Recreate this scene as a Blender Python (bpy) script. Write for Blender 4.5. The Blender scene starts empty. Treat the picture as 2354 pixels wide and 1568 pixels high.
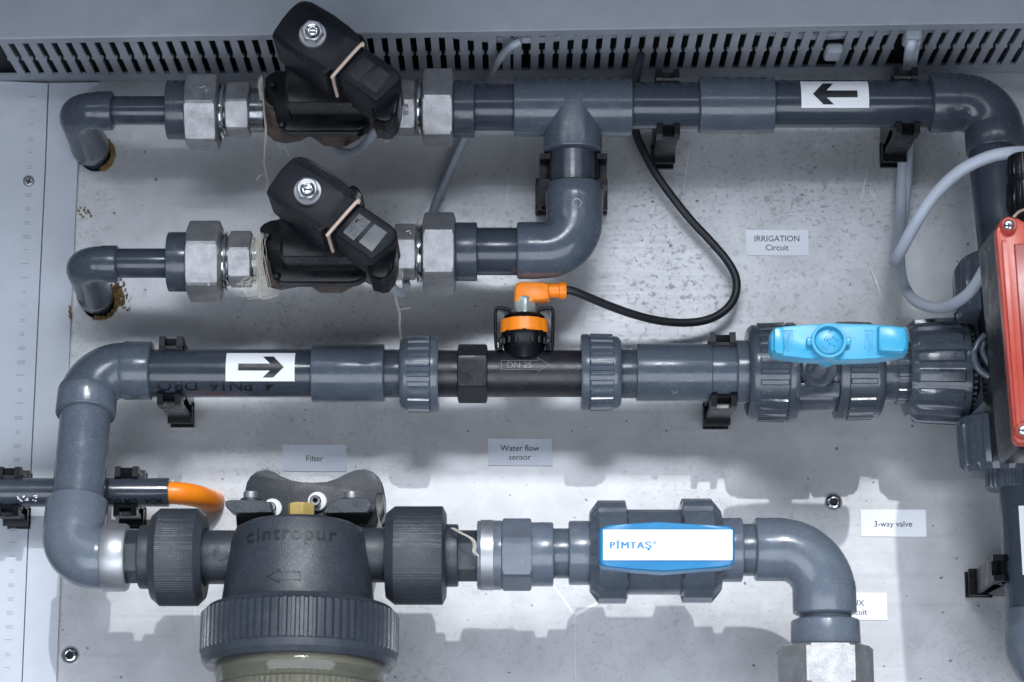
import bpy, bmesh, math, random
from mathutils import Vector, Matrix
R = math.radians
random.seed(7)
S = bpy.context.scene
COL = S.collection

# ------------------------------------------------------------------ camera
FPX, CX, CY, DIST = 5674.0, 1177.0, 784.0, 1.6     # focal length in px of a 2354 px wide picture
TH = math.atan(0.2245)
cd = bpy.data.cameras.new('camera'); cam = bpy.data.objects.new('camera', cd); COL.objects.link(cam)
cam.location = (0, -DIST, 0); cam.rotation_euler = (R(90) + TH, 0, 0)
cd.sensor_width = 36; cd.lens = FPX / 2354 * 36; cd.clip_end = 100; cd.clip_start = 0.05
cd.dof.use_dof = True; cd.dof.focus_distance = 1.56; cd.dof.aperture_fstop = 11
S.camera = cam
# ------------------------------------------------------------------ light
wd = bpy.data.worlds.new('World'); S.world = wd; wd.use_nodes = True
bg = wd.node_tree.nodes['Background']; bg.inputs[0].default_value = (0.55, 0.61, 0.74, 1); bg.inputs[1].default_value = 0.25
def sun(direction, strength, angle, col):
    l = bpy.data.lights.new('sun', 'SUN'); l.energy = strength; l.angle = R(angle); l.color = col
    o = bpy.data.objects.new('sun', l); COL.objects.link(o)
    o.rotation_euler = Vector(direction).to_track_quat('-Z', 'Y').to_euler()
def area(name, loc, target, sx, sy, power, col):
    l = bpy.data.lights.new(name, 'AREA'); l.shape = 'RECTANGLE'; l.size = sx; l.size_y = sy; l.energy = power; l.color = col
    o = bpy.data.objects.new(name, l); COL.objects.link(o); o.location = loc
    o.rotation_euler = (Vector(target) - Vector(loc)).to_track_quat('-Z', 'Y').to_euler()
sun((-0.12, 1, -0.59), 1.8, 0.8, (0.98, 0.99, 1.0))
area('strip_lamp', (0.0, -0.52, 0.60), (0, 0, 0.32), 1.0, 0.02, 0.38, (0.86, 0.92, 1.0))
area('high_lamp', (0.0, -1.50, 0.955), (0, 0, 0.26), 0.50, 0.20, 9.5, (0.88, 0.93, 1.0))
area('front_sky_fill', (0.0, -0.95, 0.74), (0, 0, 0.2), 1.5, 0.30, 1.7, (0.80, 0.88, 1.0))  # added area lamp giving soft sky light from above front
area('floor_bounce', (0.0, -0.92, -0.24), (0, 0, 0.18), 1.6, 0.6, 12.5, (0.84, 0.90, 1.0))
S.view_settings.view_transform = 'Standard'; S.view_settings.look = 'None'; S.view_settings.exposure = 0

# ------------------------------------------------------------------ picture -> place
def T(y, h):                                   # metres per px at picture row y, h mm off the panel
    return (DIST - h / 1000) / (FPX * math.cos(TH) + (y - CY) * math.sin(TH))
def P(x, y, h):
    t = T(y, h); v = y - CY
    return Vector(((x - CX) * t, -h / 1000, (FPX * math.sin(TH) - v * math.cos(TH)) * t))
def zoomer(ox, oy, k=0.2914):
    return lambda x, y: (ox + k * x, oy + k * y)
Z6 = zoomer(549, 333); Z4B = zoomer(1668, 725); Z7B = zoomer(1078, 1111); ZF = zoomer(451, 1078, 0.3125)
def phi(y): return math.atan((y - 2058) / FPX)   # direction towards the camera, seen from row y

# ------------------------------------------------------------------ mesh helpers (world-space V, F)
def join(*vfs):
    V, F = [], []
    for v, f in vfs:
        n = len(V); V += v; F += [tuple(i + n for i in q) for q in f]
    return V, F
def lathe(A, d, prof, n=64, rf=None, cap=True, ref=None):
    d = Vector(d).normalized()
    e1 = Vector(ref) if ref else (Vector((0, -1, 0)) if abs(d.y) < 0.9 else Vector((1, 0, 0)))
    e1 = (e1 - d * e1.dot(d)).normalized()
    e2 = Vector((0, 0, 1)) if abs(d.x) > 0.9 else e1.cross(d)
    e2 = (e2 - d * e2.dot(d)).normalized(); e2 = (e2 - e1 * e2.dot(e1)).normalized()
    V, F = [], []
    for k, (s, r) in enumerate(prof):
        for i in range(n):
            th = 2 * math.pi * i / n
            rr = rf(th, k, r) if rf else r
            V.append(A + d * s + (e1 * math.cos(th) + e2 * math.sin(th)) * rr)
    flip = e1.cross(e2).dot(d) < 0
    for k in range(len(prof) - 1):
        for i in range(n):
            j = (i + 1) % n
            q = (k * n + i, k * n + j, (k + 1) * n + j, (k + 1) * n + i)
            F.append(q[::-1] if flip else q)
    if cap:
        a = tuple(range(n)); b = tuple(range((len(prof) - 1) * n, len(prof) * n))
        F.append(a if flip else a[::-1]); F.append(b[::-1] if flip else b)
    return V, F
def hl(y, h, prof, n=64, rf=None, cap=True):     # turned about a horizontal axis: prof = (picture x, radius px)
    t = T(y, h); x0 = prof[0][0]
    return lathe(P(x0, y, h), (1, 0, 0), [((x - x0) * t, r * t) for x, r in prof], n, rf and (lambda a, k, r: rf(a, k, r / t) * t), cap)
def vl(x, h, prof, n=64, rf=None, tilt=0.0, cap=True):   # about an upright axis: prof = (picture y, radius px)
    y0 = prof[0][0]; A = P(x, y0, h); t = T(y0, h)
    d = (0, -math.sin(R(tilt)), -math.cos(R(tilt)))
    return lathe(A, d, [((A.z - P(x, y, h).z) / math.cos(R(tilt)) if True else 0, r * t) for y, r in prof], n, rf and (lambda a, k, r: rf(a, k, r / t) * t), cap)
def yl(x, y, prof, n=48, rf=None, cap=True, href=None):  # about an axis standing off the panel: prof = (h mm, radius px)
    h0 = prof[0][0] if href is None else href
    A = P(x, y, h0); t = T(y, h0); A = A + Vector((0, (h0 - prof[0][0]) / 1000, 0))
    return lathe(A, (0, -1, 0), [((h - prof[0][0]) / 1000, r * t) for h, r in prof], n, rf and (lambda a, k, r: rf(a, k, r / t) * t), cap)
def bev(x0, x1, r, b=2.0):                        # plain barrel with bevelled rims
    return [(x0, r - b), (x0 + b * .6, r - b * .25), (x0 + b * 1.3, r), (x1 - b * 1.3, r), (x1 - b * .6, r - b * .25), (x1, r - b)]
def hexrf(Rv, a0, caps):                          # hexagon of vertex radius Rv, one vertex at a0 deg, rounded off by caps[k]
    def f(th, k, r):
        a = (math.degrees(th) - a0) % 60 - 30
        return min(Rv * math.cos(R(30)) / math.cos(R(a)), caps[k])
    return f
def hexh(x0, x1, y, h, Rv, a0, c=3.0):
    xs = [x0, x0 + c, x0 + 2 * c, x1 - 2 * c, x1 - c, x1]; rin = Rv * .866
    caps = [rin * .97, Rv * .95, Rv * 1.01, Rv * 1.01, Rv * .95, rin * .97]
    return hl(y, h, [(x, Rv) for x in xs], 72, hexrf(Rv, a0, caps))
def sweep(path, rad, n=32, cap=True):
    V, F = [], []; m = len(path)
    if not isinstance(rad, (list, tuple)): rad = [rad] * m
    tn = [((path[min(i + 1, m - 1)] - path[max(i - 1, 0)]).normalized()) for i in range(m)]
    up = Vector((0, 0, 1)) if abs(tn[0].z) < 0.8 else Vector((0, 1, 0))
    e = (up - tn[0] * up.dot(tn[0])).normalized()
    for i in range(m):
        e = (e - tn[i] * e.dot(tn[i])).normalized(); g = tn[i].cross(e)
        for k in range(n):
            a = 2 * math.pi * k / n
            V.append(path[i] + (e * math.cos(a) + g * math.sin(a)) * rad[i])
    for i in range(m - 1):
        for k in range(n):
            j = (k + 1) % n; F.append((i * n + k, i * n + j, (i + 1) * n + j, (i + 1) * n + k))
    if cap: F.append(tuple(range(n))[::-1]); F.append(tuple(range((m - 1) * n, m * n)))
    return V, F
def spline(pts, k=10):
    out = []; Q = [pts[0] * 2 - pts[1]] + list(pts) + [pts[-1] * 2 - pts[-2]]
    for i in range(1, len(Q) - 2):
        a, b, c, d = Q[i - 1:i + 3]
        for j in range(k):
            t = j / k
            out.append(0.5 * ((2 * b) + (c - a) * t + (2 * a - 5 * b + 4 * c - d) * t * t + (3 * b - a - 3 * c + d) * t ** 3))
    out.append(pts[-1]); return out
def cable(pts, rmm, n=14, k=10):
    return sweep(spline([P(*p) for p in pts], k), rmm / 1000, n)
def elbow(A, C, B, r, Rb, lip=0.0, step=0.0):     # A, B rims, C corner, all Vectors; r tube radius; lip: thicker sockets
    u = (A - C).normalized(); w = (B - C).normalized(); ang = u.angle(w)
    L = Rb / math.tan(ang / 2); a = C + u * L; b = C + w * L
    cen = C + (u + w).normalized() * (Rb / math.sin(ang / 2))
    pth, rd = [], []
    e = 0.0006
    def add(p, rr): pth.append(p); rd.append(rr)
    add(A, r + lip - 2 * e); add(A - u * e, r + lip - .6 * e); add(A - u * 2 * e, r + lip)
    if step: add(A - u * (step - .0015), r + lip); add(A - u * (step + .0015), r)
    N = 18; va = a - cen; vb = b - cen; om = va.angle(vb)
    for i in range(N + 1):
        t = i / N; p = cen + (va * math.sin((1 - t) * om) + vb * math.sin(t * om)) / math.sin(om)
        add(p, r)
    if step: add(B - w * (step + .0015), r); add(B - w * (step - .0015), r + lip)
    add(B - w * 2 * e, r + lip); add(B - w * e, r + lip - .6 * e); add(B, r + lip - 2 * e)
    return sweep(pth, rd, 56)
def poly3(poly, h): return [P(x, y, h) for x, y in poly]
def prism(poly, ht, hb, b=0.8, off=None, tap=1.0):  # outline given at height ht, straight down to hb, top edge bevelled b mm
    top = poly3(poly, ht); c = sum(top, Vector()) / len(top)
    if off is not None: top = [p + off for p in top]; c = c + off
    def ring(f, h): return [Vector((c.x + (p.x - c.x) * f, -h / 1000, c.z + (p.z - c.z) * f)) for p in top]
    sz = max((p - c).length for p in top) * 1000
    f = 1 - b / sz
    rings = [ring(tap, hb), ring(1, ht - b), ring((1 + f) / 2 + .15 * (1 - f), ht - .3 * b), ring(f, ht)] if b > 0 else [ring(tap, hb), ring(1, ht)]
    n = len(top); V = [p for r_ in rings for p in r_]; F = []
    ar = sum(top[i].x * top[(i + 1) % n].z - top[(i + 1) % n].x * top[i].z for i in range(n))
    ccw = ar > 0                                   # seen from the camera (x right, z up)
    for k in range(len(rings) - 1):
        for i in range(n):
            j = (i + 1) % n; q = (k * n + i, k * n + j, (k + 1) * n + j, (k + 1) * n + i)
            F.append(q if ccw else q[::-1])
    t = tuple(range((len(rings) - 1) * n, len(rings) * n)); F.append(t if ccw else t[::-1])
    bq = tuple(range(n)); F.append(bq[::-1] if ccw else bq)
    return V, F
def box(a, b):
    x0, y0, z0 = a; x1, y1, z1 = b
    V = [Vector(p) for p in ((x0, y0, z0), (x1, y0, z0), (x1, y1, z0), (x0, y1, z0), (x0, y0, z1), (x1, y0, z1), (x1, y1, z1), (x0, y1, z1))]
    return V, [(0, 3, 2, 1), (4, 5, 6, 7), (0, 1, 5, 4), (1, 2, 6, 5), (2, 3, 7, 6), (3, 0, 4, 7)]
def rnd(x0, y0, x1, y1, r=3, k=4):                # rounded rectangle outline in px
    o = []
    for cx, cy, a in ((x1 - r, y0 + r, -90), (x1 - r, y1 - r, 0), (x0 + r, y1 - r, 90), (x0 + r, y0 + r, 180)):
        for i in range(k + 1):
            t = R(a + 90 * i / k); o.append((cx + r * math.cos(t), cy + r * math.sin(t)))
    return o
def textvf(body, size, space=1.0, off=.006):               # flat lettering centred on the origin, as 2D V, F
    c = bpy.data.curves.new('t', 'FONT'); c.body = body; c.size = size; c.align_x = 'CENTER'; c.align_y = 'CENTER'; c.space_character = space; c.resolution_u = 3; c.offset = off * size
    o = bpy.data.objects.new('t', c); COL.objects.link(o)
    bpy.context.view_layer.update()
    me = o.to_mesh(); V = [tuple(v.co[:2]) for v in me.vertices]; F = [tuple(p.vertices) for p in me.polygons]
    o.to_mesh_clear(); bpy.data.objects.remove(o); bpy.data.curves.remove(c)
    return V, F
def wrap2d(V2, F, fn, cuts=()):                   # carry a flat figure onto a curved surface
    bm = bmesh.new(); vs = [bm.verts.new((x, y, 0)) for x, y in V2]
    for f in F:
        try: bm.faces.new([vs[i] for i in f])
        except ValueError: pass
    for c in cuts:
        bmesh.ops.bisect_plane(bm, geom=bm.verts[:] + bm.edges[:] + bm.faces[:], plane_co=(0, c, 0), plane_no=(0, 1, 0))
    bm.verts.ensure_lookup_table(); bm.verts.index_update()
    V = [fn(v.co.x, v.co.y) for v in bm.verts]; FF = [tuple(v.index for v in f.verts) for f in bm.faces]
    bm.free(); return V, FF
def on_pipe(y, h, r, dr=0.0003):                  # (px right, px up on the picture) -> surface of a lying pipe
    t = T(y, h); A = P(CX, y, h); ph = phi(y)
    def fn(px, py):
        a = math.asin(max(-.999, min(.999, py / r))) + ph; rr = r * t + dr
        return Vector(((px - CX) * t, A.y - math.cos(a) * rr, A.z + math.sin(a) * rr))
    return fn

# ------------------------------------------------------------------ objects
def mk(name, vf, mat, origin, parent=None, sm=40):
    V, F = vf; me = bpy.data.meshes.new(name)
    me.from_pydata([tuple(v - origin) for v in V], [], F); me.update()
    if sm:
        me.polygons.foreach_set('use_smooth', [True] * len(me.polygons)); me.set_sharp_from_angle(angle=R(sm))
    me.materials.append(mat)
    o = bpy.data.objects.new(name, me); COL.objects.link(o)
    if parent: o.parent = parent
    else: o.location = origin
    return o
def cen(vf):
    V = vf[0]; return Vector((sum(v.x for v in V) / len(V), max(v.y for v in V), min(v.z for v in V)))
def single(name, vf, mat, label, cat, group=None, sm=40):
    o = mk(name, vf, mat, cen(vf), None, sm); o['label'] = label; o['category'] = cat
    if group: o['group'] = group
    return o
def struct(name, vf, mat, sm=None):
    o = mk(name, vf, mat, Vector((0, 0, 0)), None, sm); o['kind'] = 'structure'; return o
class Thing:
    def __init__(s, name, label, cat, loc, group=None):
        s.o = bpy.data.objects.new(name, None); COL.objects.link(s.o); s.o.location = loc; s.loc = Vector(loc)
        s.o.empty_display_size = .01; s.o['label'] = label; s.o['category'] = cat
        if group: s.o['group'] = group
    def part(s, name, vf, mat, parent=None, label=None, sm=40, kind=None):
        o = mk(name, vf, mat, s.loc, parent or s.o, sm)
        if label: o['label'] = label
        if kind: o['kind'] = kind
        return o

# ------------------------------------------------------------------ materials
def mat(name, col, rough=.4, metal=0.0, var=.10, nscale=60, bump=0.0, bscale=400, rvar=.12, dust=0.0, spec=.5, coat=0.0):
    m = bpy.data.materials.new(name); m.use_nodes = True; nt = m.node_tree; N = nt.nodes; L = nt.links
    b = N['Principled BSDF']; b.inputs['Metallic'].default_value = metal; b.inputs['Specular IOR Level'].default_value = spec
    b.inputs['Coat Weight'].default_value = coat
    tc = N.new('ShaderNodeTexCoord')
    def noise(sc, det=5, ro=.6):
        n = N.new('ShaderNodeTexNoise'); n.inputs['Scale'].default_value = sc; n.inputs['Detail'].default_value = det; n.inputs['Roughness'].default_value = ro
        L.new(tc.outputs['Object'], n.inputs['Vector']); return n.outputs['Fac']
    def rng(src, a, b_, c, d):
        r = N.new('ShaderNodeMapRange'); r.inputs[1].default_value = a; r.inputs[2].default_value = b_; r.inputs[3].default_value = c; r.inputs[4].default_value = d
        L.new(src, r.inputs[0]); return r.outputs[0]
    def mix(f, c1, c2):
        x = N.new('ShaderNodeMix'); x.data_type = 'RGBA'
        if isinstance(f, float): x.inputs[0].default_value = f
        else: L.new(f, x.inputs[0])
        for i, c in ((6, c1), (7, c2)):
            if hasattr(c, 'links') or not isinstance(c, tuple): L.new(c, x.inputs[i])
            else: x.inputs[i].default_value = (*c, 1)
        return x.outputs[2]
    n1 = noise(nscale)
    lo = tuple(c * (1 - var) for c in col); hi = tuple(min(1, c * (1 + var)) for c in col)
    c = mix(rng(n1, .3, .7, 0, 1), lo, hi)
    if dust:
        dm = rng(noise(nscale * 8, 6, .75), .56, .72, 0, dust); c = mix(dm, c, (.42, .43, .45))
    if dust >= .16:                                # rubbed, scuffed streaks on handled plastic
        q = N.new('ShaderNodeMapping'); q.inputs['Scale'].default_value = (1, 1, 5); q.inputs['Rotation'].default_value = (.3, .5, .2); L.new(tc.outputs['Object'], q.inputs[0])
        n3 = N.new('ShaderNodeTexNoise'); n3.inputs['Scale'].default_value = 130; n3.inputs['Detail'].default_value = 6; n3.inputs['Roughness'].default_value = .7; L.new(q.outputs[0], n3.inputs['Vector'])
        c = mix(rng(n3.outputs['Fac'], .60, .74, 0, .30), c, (.30, .31, .33))
    L.new(c, b.inputs['Base Color'])
    L.new(rng(noise(nscale * 1.7), .25, .75, max(.03, rough - rvar), min(1, rough + rvar)), b.inputs['Roughness'])
    if bump:
        bp = N.new('ShaderNodeBump'); bp.inputs['Strength'].default_value = bump; bp.inputs['Distance'].default_value = .0005
        L.new(noise(bscale, 4, .6), bp.inputs['Height']); L.new(bp.outputs[0], b.inputs['Normal'])
    m['h'] = 1
    return m
M = dict(
    pvcsun=mat('sunlit_grey_pvc', (.098, .120, .152), .22, var=.10, dust=.16, bump=.08, rvar=.13),  # grey PVC lightened for the fourth row: sunlight put into the base colour
    pvc=mat('grey_pvc', (.070, .087, .113), .20, var=.10, dust=.16, bump=.08, rvar=.13),
    pvc2=mat('grey_pvc_dark', (.046, .057, .074), .20, var=.10, dust=.16, bump=.08, rvar=.13),
    pipe=mat('pipe_pvc', (.035, .044, .060), .19, var=.08, dust=.08, bump=.04, rvar=.08),
    black=mat('black_plastic', (.0035, .0042, .006), .30, var=.2, dust=.02, bump=.04, spec=.22),
    blackm=mat('black_sensor_plastic', (.012, .013, .017), .36, var=.2, dust=.08, bump=.2, bscale=900),
    coil=mat('coil_plastic', (.006, .0075, .011), .40, spec=.22, var=.2, dust=.02, bump=.25, bscale=1500),
    coilt=mat('coil_ribs', (.004, .005, .007), .5, spec=.2, var=.2, bump=.1),
    filtr=mat('filter_ring_plastic', (.030, .037, .048), .36, var=.12, dust=.07, bump=.3, bscale=1100),
    filt=mat('filter_plastic', (.026, .031, .040), .42, var=.15, dust=.09, bump=.5, bscale=1100),
    hexs=mat('cast_steel', (.40, .40, .41), .44, metal=.8, var=.22, bump=.7, bscale=1300, nscale=110, dust=.2, rvar=.08),
    chrome=mat('chrome', (.62, .63, .64), .16, metal=1, var=.08),
    silver=mat('satin_ring', (.36, .37, .39), .44, metal=.8, var=.10),
    zinc=mat('zinc_plate', (.50, .58, .55), .30, metal=.7, var=.15),
    plate=mat('painted_plate', (.44, .475, .53), .42, var=.04, rvar=.06, dust=.05, bump=.05, bscale=250),
    duct=mat('duct_plastic', (.245, .265, .305), .42, var=.06, bump=.05),
    dark=mat('dark_inside', (.010, .012, .016), .7),
    paper=mat('label_paper', (.80, .83, .88), .35, var=.03, rvar=.05),
    film=mat('label_film', (.58, .62, .70), .30, var=.05, rvar=.05),
    ink=mat('print_ink', (.012, .013, .016), .35),
    inkg=mat('faint_print', (.25, .27, .31), .5),
    inkp=mat('pipe_print', (.004, .005, .008), .4),
    orange=mat('orange_plastic', (.90, .24, .008), .38, var=.06, rvar=.06),
    blue=mat('sky_blue_handle', (.040, .31, .50), .32, var=.06, rvar=.06),
    blued=mat('deep_blue_handle', (.015, .17, .36), .32, var=.06, rvar=.06),
    inkb=mat('blue_print', (.02, .20, .50), .4),
    white=mat('white_sticker', (.80, .81, .83), .4, var=.02),
    red=mat('red_lid', (.37, .052, .034), .33, var=.07, rvar=.06, bump=.05),
    redt=mat('red_lid_face', (.24, .042, .038), .30, var=.10, rvar=.06),
    brass=mat('yellow_plug', (.55, .40, .14), .38, metal=.2, var=.10),
    bronze=mat('valve_bronze', (.105, .075, .06), .5, metal=.4, var=.5, nscale=120, dust=.3, bump=.5),
    cabg=mat('grey_cable', (.30, .34, .39), .40, var=.05, rvar=.06),
    cabl=mat('light_grey_cable', (.42, .46, .53), .38, var=.05, rvar=.06),
    cabb=mat('black_cable', (.014, .016, .020), .42, var=.1, rvar=.08, dust=.04),
    gask=mat('beige_gasket', (.50, .38, .31), .5, var=.08),
    foam=mat('sealant_foam', (.17, .11, .035), .8, var=.5, nscale=300, bump=.8),
    hemp=mat('hemp', (.56, .54, .48), .8, var=.1),
    roof=mat('roof_sheet', (.16, .18, .21), .5),
)
# stainless sheet with smudges, drip marks and scratches
def panel_mat():
    m = bpy.data.materials.new('stainless_sheet'); m.use_nodes = True; N = m.node_tree.nodes; L = m.node_tree.links
    b = N['Principled BSDF']; b.inputs['Metallic'].default_value = .52
    tc = N.new('ShaderNodeTexCoord')
    def mp(sx, sy, sz, rot=0):
        q = N.new('ShaderNodeMapping'); q.inputs['Scale'].default_value = (sx, sy, sz); q.inputs['Rotation'].default_value = (0, rot, 0); L.new(tc.outputs['Object'], q.inputs[0]); return q.outputs[0]
    def noise(v, sc, det=4, ro=.6, dist=0):
        n = N.new('ShaderNodeTexNoise'); n.inputs['Scale'].default_value = sc; n.inputs['Detail'].default_value = det; n.inputs['Roughness'].default_value = ro; n.inputs['Distortion'].default_value = dist
        L.new(v, n.inputs['Vector']); return n.outputs['Fac']
    def rng(src, a, b_, c, d):
        r = N.new('ShaderNodeMapRange'); r.inputs[1].default_value = a; r.inputs[2].default_value = b_; r.inputs[3].default_value = c; r.inputs[4].default_value = d
        L.new(src, r.inputs[0]); return r.outputs[0]
    def mth(op, a, c):
        x = N.new('ShaderNodeMath'); x.operation = op
        for i, q in enumerate((a, c)):
            if isinstance(q, (int, float)): x.inputs[i].default_value = q
            else: L.new(q, x.inputs[i])
        return x.outputs[0]
    o = tc.outputs['Object']
    cloud = mth('ADD', mth('MULTIPLY', rng(noise(o, 9, 5), .3, .7, 0, 1), .6), mth('MULTIPLY', rng(noise(o, 42, 4, .6, .5), .35, .65, 0, 1), .4))
    zone = rng(noise(o, 5.5, 2), .42, .60, 0, 1)                       # where the blotches gather
    blot = rng(noise(mp(1, 1, 1.3), 230, 4, .6, .9), .54, .64, 0, 1)
    fine = rng(noise(o, 520, 3, .6, .8), .60, .68, 0, 1)
    drop = rng(noise(mp(1, 1, .7), 85, 3, .5, .6), .67, .70, 0, 1)
    dots = rng(noise(o, 260, 2, .3), .735, .76, 0, 1)
    spots = mth('MAXIMUM', mth('MULTIPLY', mth('MAXIMUM', blot, mth('MULTIPLY', fine, .7)), mth('ADD', .15, mth('MULTIPLY', zone, .85))), mth('MULTIPLY', drop, .45))
    val = mth('SUBTRACT', mth('ADD', .41, mth('MULTIPLY', cloud, .17)), mth('MULTIPLY', spots, .14))
    val = mth('MULTIPLY', val, mth('SUBTRACT', 1.0, mth('MULTIPLY', dots, .7)))
    # long thin scratches: edges of a stretched cell pattern, kept only here and there
    sc = []
    for rot, seed in ((R(14), 3.0), (R(-38), 9.0), (R(70), 17.0)):
        w = N.new('ShaderNodeTexVoronoi'); w.feature = 'DISTANCE_TO_EDGE'; w.inputs['Scale'].default_value = 5.0
        q = mp(1, 1, .28, rot); L.new(q, w.inputs['Vector'])
        keep = rng(noise(mp(1, 1, 1, rot + seed), 9, 2), .58, .62, 0, 1)
        sc.append(mth('MULTIPLY', rng(w.outputs['Distance'], .0005, .0022, 1, 0), keep))
    scr = mth('MAXIMUM', mth('MAXIMUM', sc[0], sc[1]), sc[2])
    val = mth('ADD', val, mth('MULTIPLY', scr, .16))
    cc = N.new('ShaderNodeCombineColor'); L.new(mth('MULTIPLY', val, .985), cc.inputs[0]); L.new(val, cc.inputs[1]); L.new(mth('MULTIPLY', val, 1.03), cc.inputs[2])
    L.new(cc.outputs[0], b.inputs['Base Color'])
    brush = noise(mp(6, 1, 700), 1.0, 3, .6)
    rr = mth('ADD', mth('ADD', .39, mth('MULTIPLY', spots, .12)), mth('MULTIPLY', rng(brush, .3, .7, -1, 1), .04))
    L.new(rr, b.inputs['Roughness'])
    bp = N.new('ShaderNodeBump'); bp.inputs['Strength'].default_value = .35; bp.inputs['Distance'].default_value = .0004
    L.new(mth('SUBTRACT', mth('ADD', mth('MULTIPLY', noise(o, 35, 3), .5), mth('MULTIPLY', brush, .06)), mth('MULTIPLY', scr, .5)), bp.inputs['Height'])
    L.new(bp.outputs[0], b.inputs['Normal'])
    return m
M['panel'] = panel_mat()
def bowl_mat():
    m = bpy.data.materials.new('clear_bowl'); m.use_nodes = True; b = m.node_tree.nodes['Principled BSDF']
    b.inputs['Base Color'].default_value = (.86, .86, .74, 1); b.inputs['Roughness'].default_value = .06
    b.inputs['Transmission Weight'].default_value = .94; b.inputs['IOR'].default_value = 1.45
    return m
M['bowl'] = bowl_mat()

# ------------------------------------------------------------------ the setting
HOLES = [(223, 354, 42, 'a'), (230, 693, 42, 'b'), (492, 1147, 20, 'c')]
def sheet_with_holes():
    c = bpy.data.curves.new('s', 'CURVE'); c.dimensions = '2D'; c.fill_mode = 'BOTH'; c.extrude = .0008
    def sp(pts):
        s = c.splines.new('POLY'); s.points.add(len(pts) - 1); s.use_cyclic_u = True
        for i, p in enumerate(pts): s.points[i].co = (p.x, p.z, 0, 1)
    sp([P(-200, -250, 0), P(2700, -250, 0), P(2700, 1850, 0), P(-200, 1850, 0)])
    for x, y, r, _ in HOLES:
        p0 = P(x, y, 0); t = T(y, 0); sp([p0 + Vector((math.cos(a) * r * t, 0, math.sin(a) * r * t)) for a in [2 * math.pi * i / 40 for i in range(40)]])
    o = bpy.data.objects.new('s', c); COL.objects.link(o); bpy.context.view_layer.update()
    me = o.to_mesh(); V = [Vector((v.co.x, -v.co.z + .0008, v.co.y)) for v in me.vertices]; F = [tuple(p.vertices) for p in me.polygons]
    o.to_mesh_clear(); bpy.data.objects.remove(o); bpy.data.curves.remove(c)
    return V, F
struct('back_panel', sheet_with_holes(), M['panel'])
a, b = P(-220, 1900, 0), P(2750, -270, 0)
struct('light_block_sheet', box((a.x, .03, a.z), (b.x, .036, b.z)), M['dark'])  # dark sheet added to keep world light out of the panel holes
# overhanging cabinet roof above the frame: the edge of its shade crosses the panel
zr = P(1177, -60, 0).z; zs = P(1177, 1100, 0).z; Lr = (zr - zs) / .59
struct('cabinet_roof', box((-.75, -Lr, zr), (.75, .03, zr + .02)), M['roof'])

plA = [(-120, 180), (110, 191), (103, 379), (86, 741), (69, 1098), (47, 1620), (-120, 1700)]
plB = [(113, 191), (226, 189), (206, 204), (190, 228), (180, 290), (178, 386), (162, 741), (127, 1620), (50, 1620), (72, 1098), (89, 741), (106, 379)]
tA = Thing('cover_plate', 'pale painted cover plate with a faint column of ruler marks along the left edge', 'cover plate', P(0, 1600, 0))
tA.part('sheet', prism(plA, 4, 0, .3), M['plate'], sm=None)
mk_v = []
for i in range(42):
    f = (i + .5) / 42; x = 76 - 60 * f; y = 205 + 1345 * f
    if abs(y - 417) < 24: continue
    w = random.choice((5, 7, 9)); 
    for dy in ((0, 5) if random.random() < .55 else (0,)):
        mk_v.append(prism([(x - w, y + dy), (x + w, y + dy), (x + w, y + dy + 1.6), (x - w, y + dy + 1.6)], 4.15, 4.02, 0))
tA.part('ruler_mark', join(*mk_v), M['inkg'], sm=None, kind='stuff')
tB = Thing('edge_strip', 'narrow pale painted strip between the ruler plate and the bare steel', 'strip', P(90, 1600, 0))
tB.part('sheet', prism(plB, 3.2, 0, .3), M['plate'], sm=None)

def screw(x, y, h, r, name, label, cat, group=None, mt='silver'):
    t = Thing(name, label, cat, P(x, y, h), group)
    t.part('head', yl(x, y, [(h, r), (h + .8, r * .98), (h + 1.6, r * .82), (h + 2.0, r * .5)], 32), M[mt])
    s = r * .5
    for a in (20, 110):
        ca, sa = math.cos(R(a)), math.sin(R(a)); w = r * .13
        t.part('slot', prism([(x + ca * s - sa * w, y + sa * s + ca * w), (x + ca * s + sa * w, y + sa * s - ca * w), (x - ca * s + sa * w, y - sa * s - ca * w), (x - ca * s - sa * w, y - sa * s + ca * w)], h + 2.15 + a * .0004, h + 1.9, 0), M['dark'])
    return t
screw(66, 417, 4, 13, 'cross_head_screw', 'small cross head screw in the pale cover plate at the left', 'screw')
def rivet(x, y, label):
    t = Thing('pop_rivet', label, 'rivet', P(x, y, 0), 'rivets in the steel panel')
    t.part('head', yl(x, y, [(0, 20), (1.2, 20), (2.4, 17.5), (3.2, 13), (3.4, 10.5), (3.2, 9), (.5, 8.4)], 40, cap=False), M['chrome'])
    t.part('shank', yl(x, y, [(0, 8.6), (1.2, 8.4), (1.6, 3.5), (1.2, 2)], 24), M['dark'])
rivet(1916, 1155, 'silver pop rivet in the steel panel up and left of the 3-way valve label')
rivet(162, 1507, 'silver pop rivet at the lower left corner, left of the filter ring')

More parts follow.
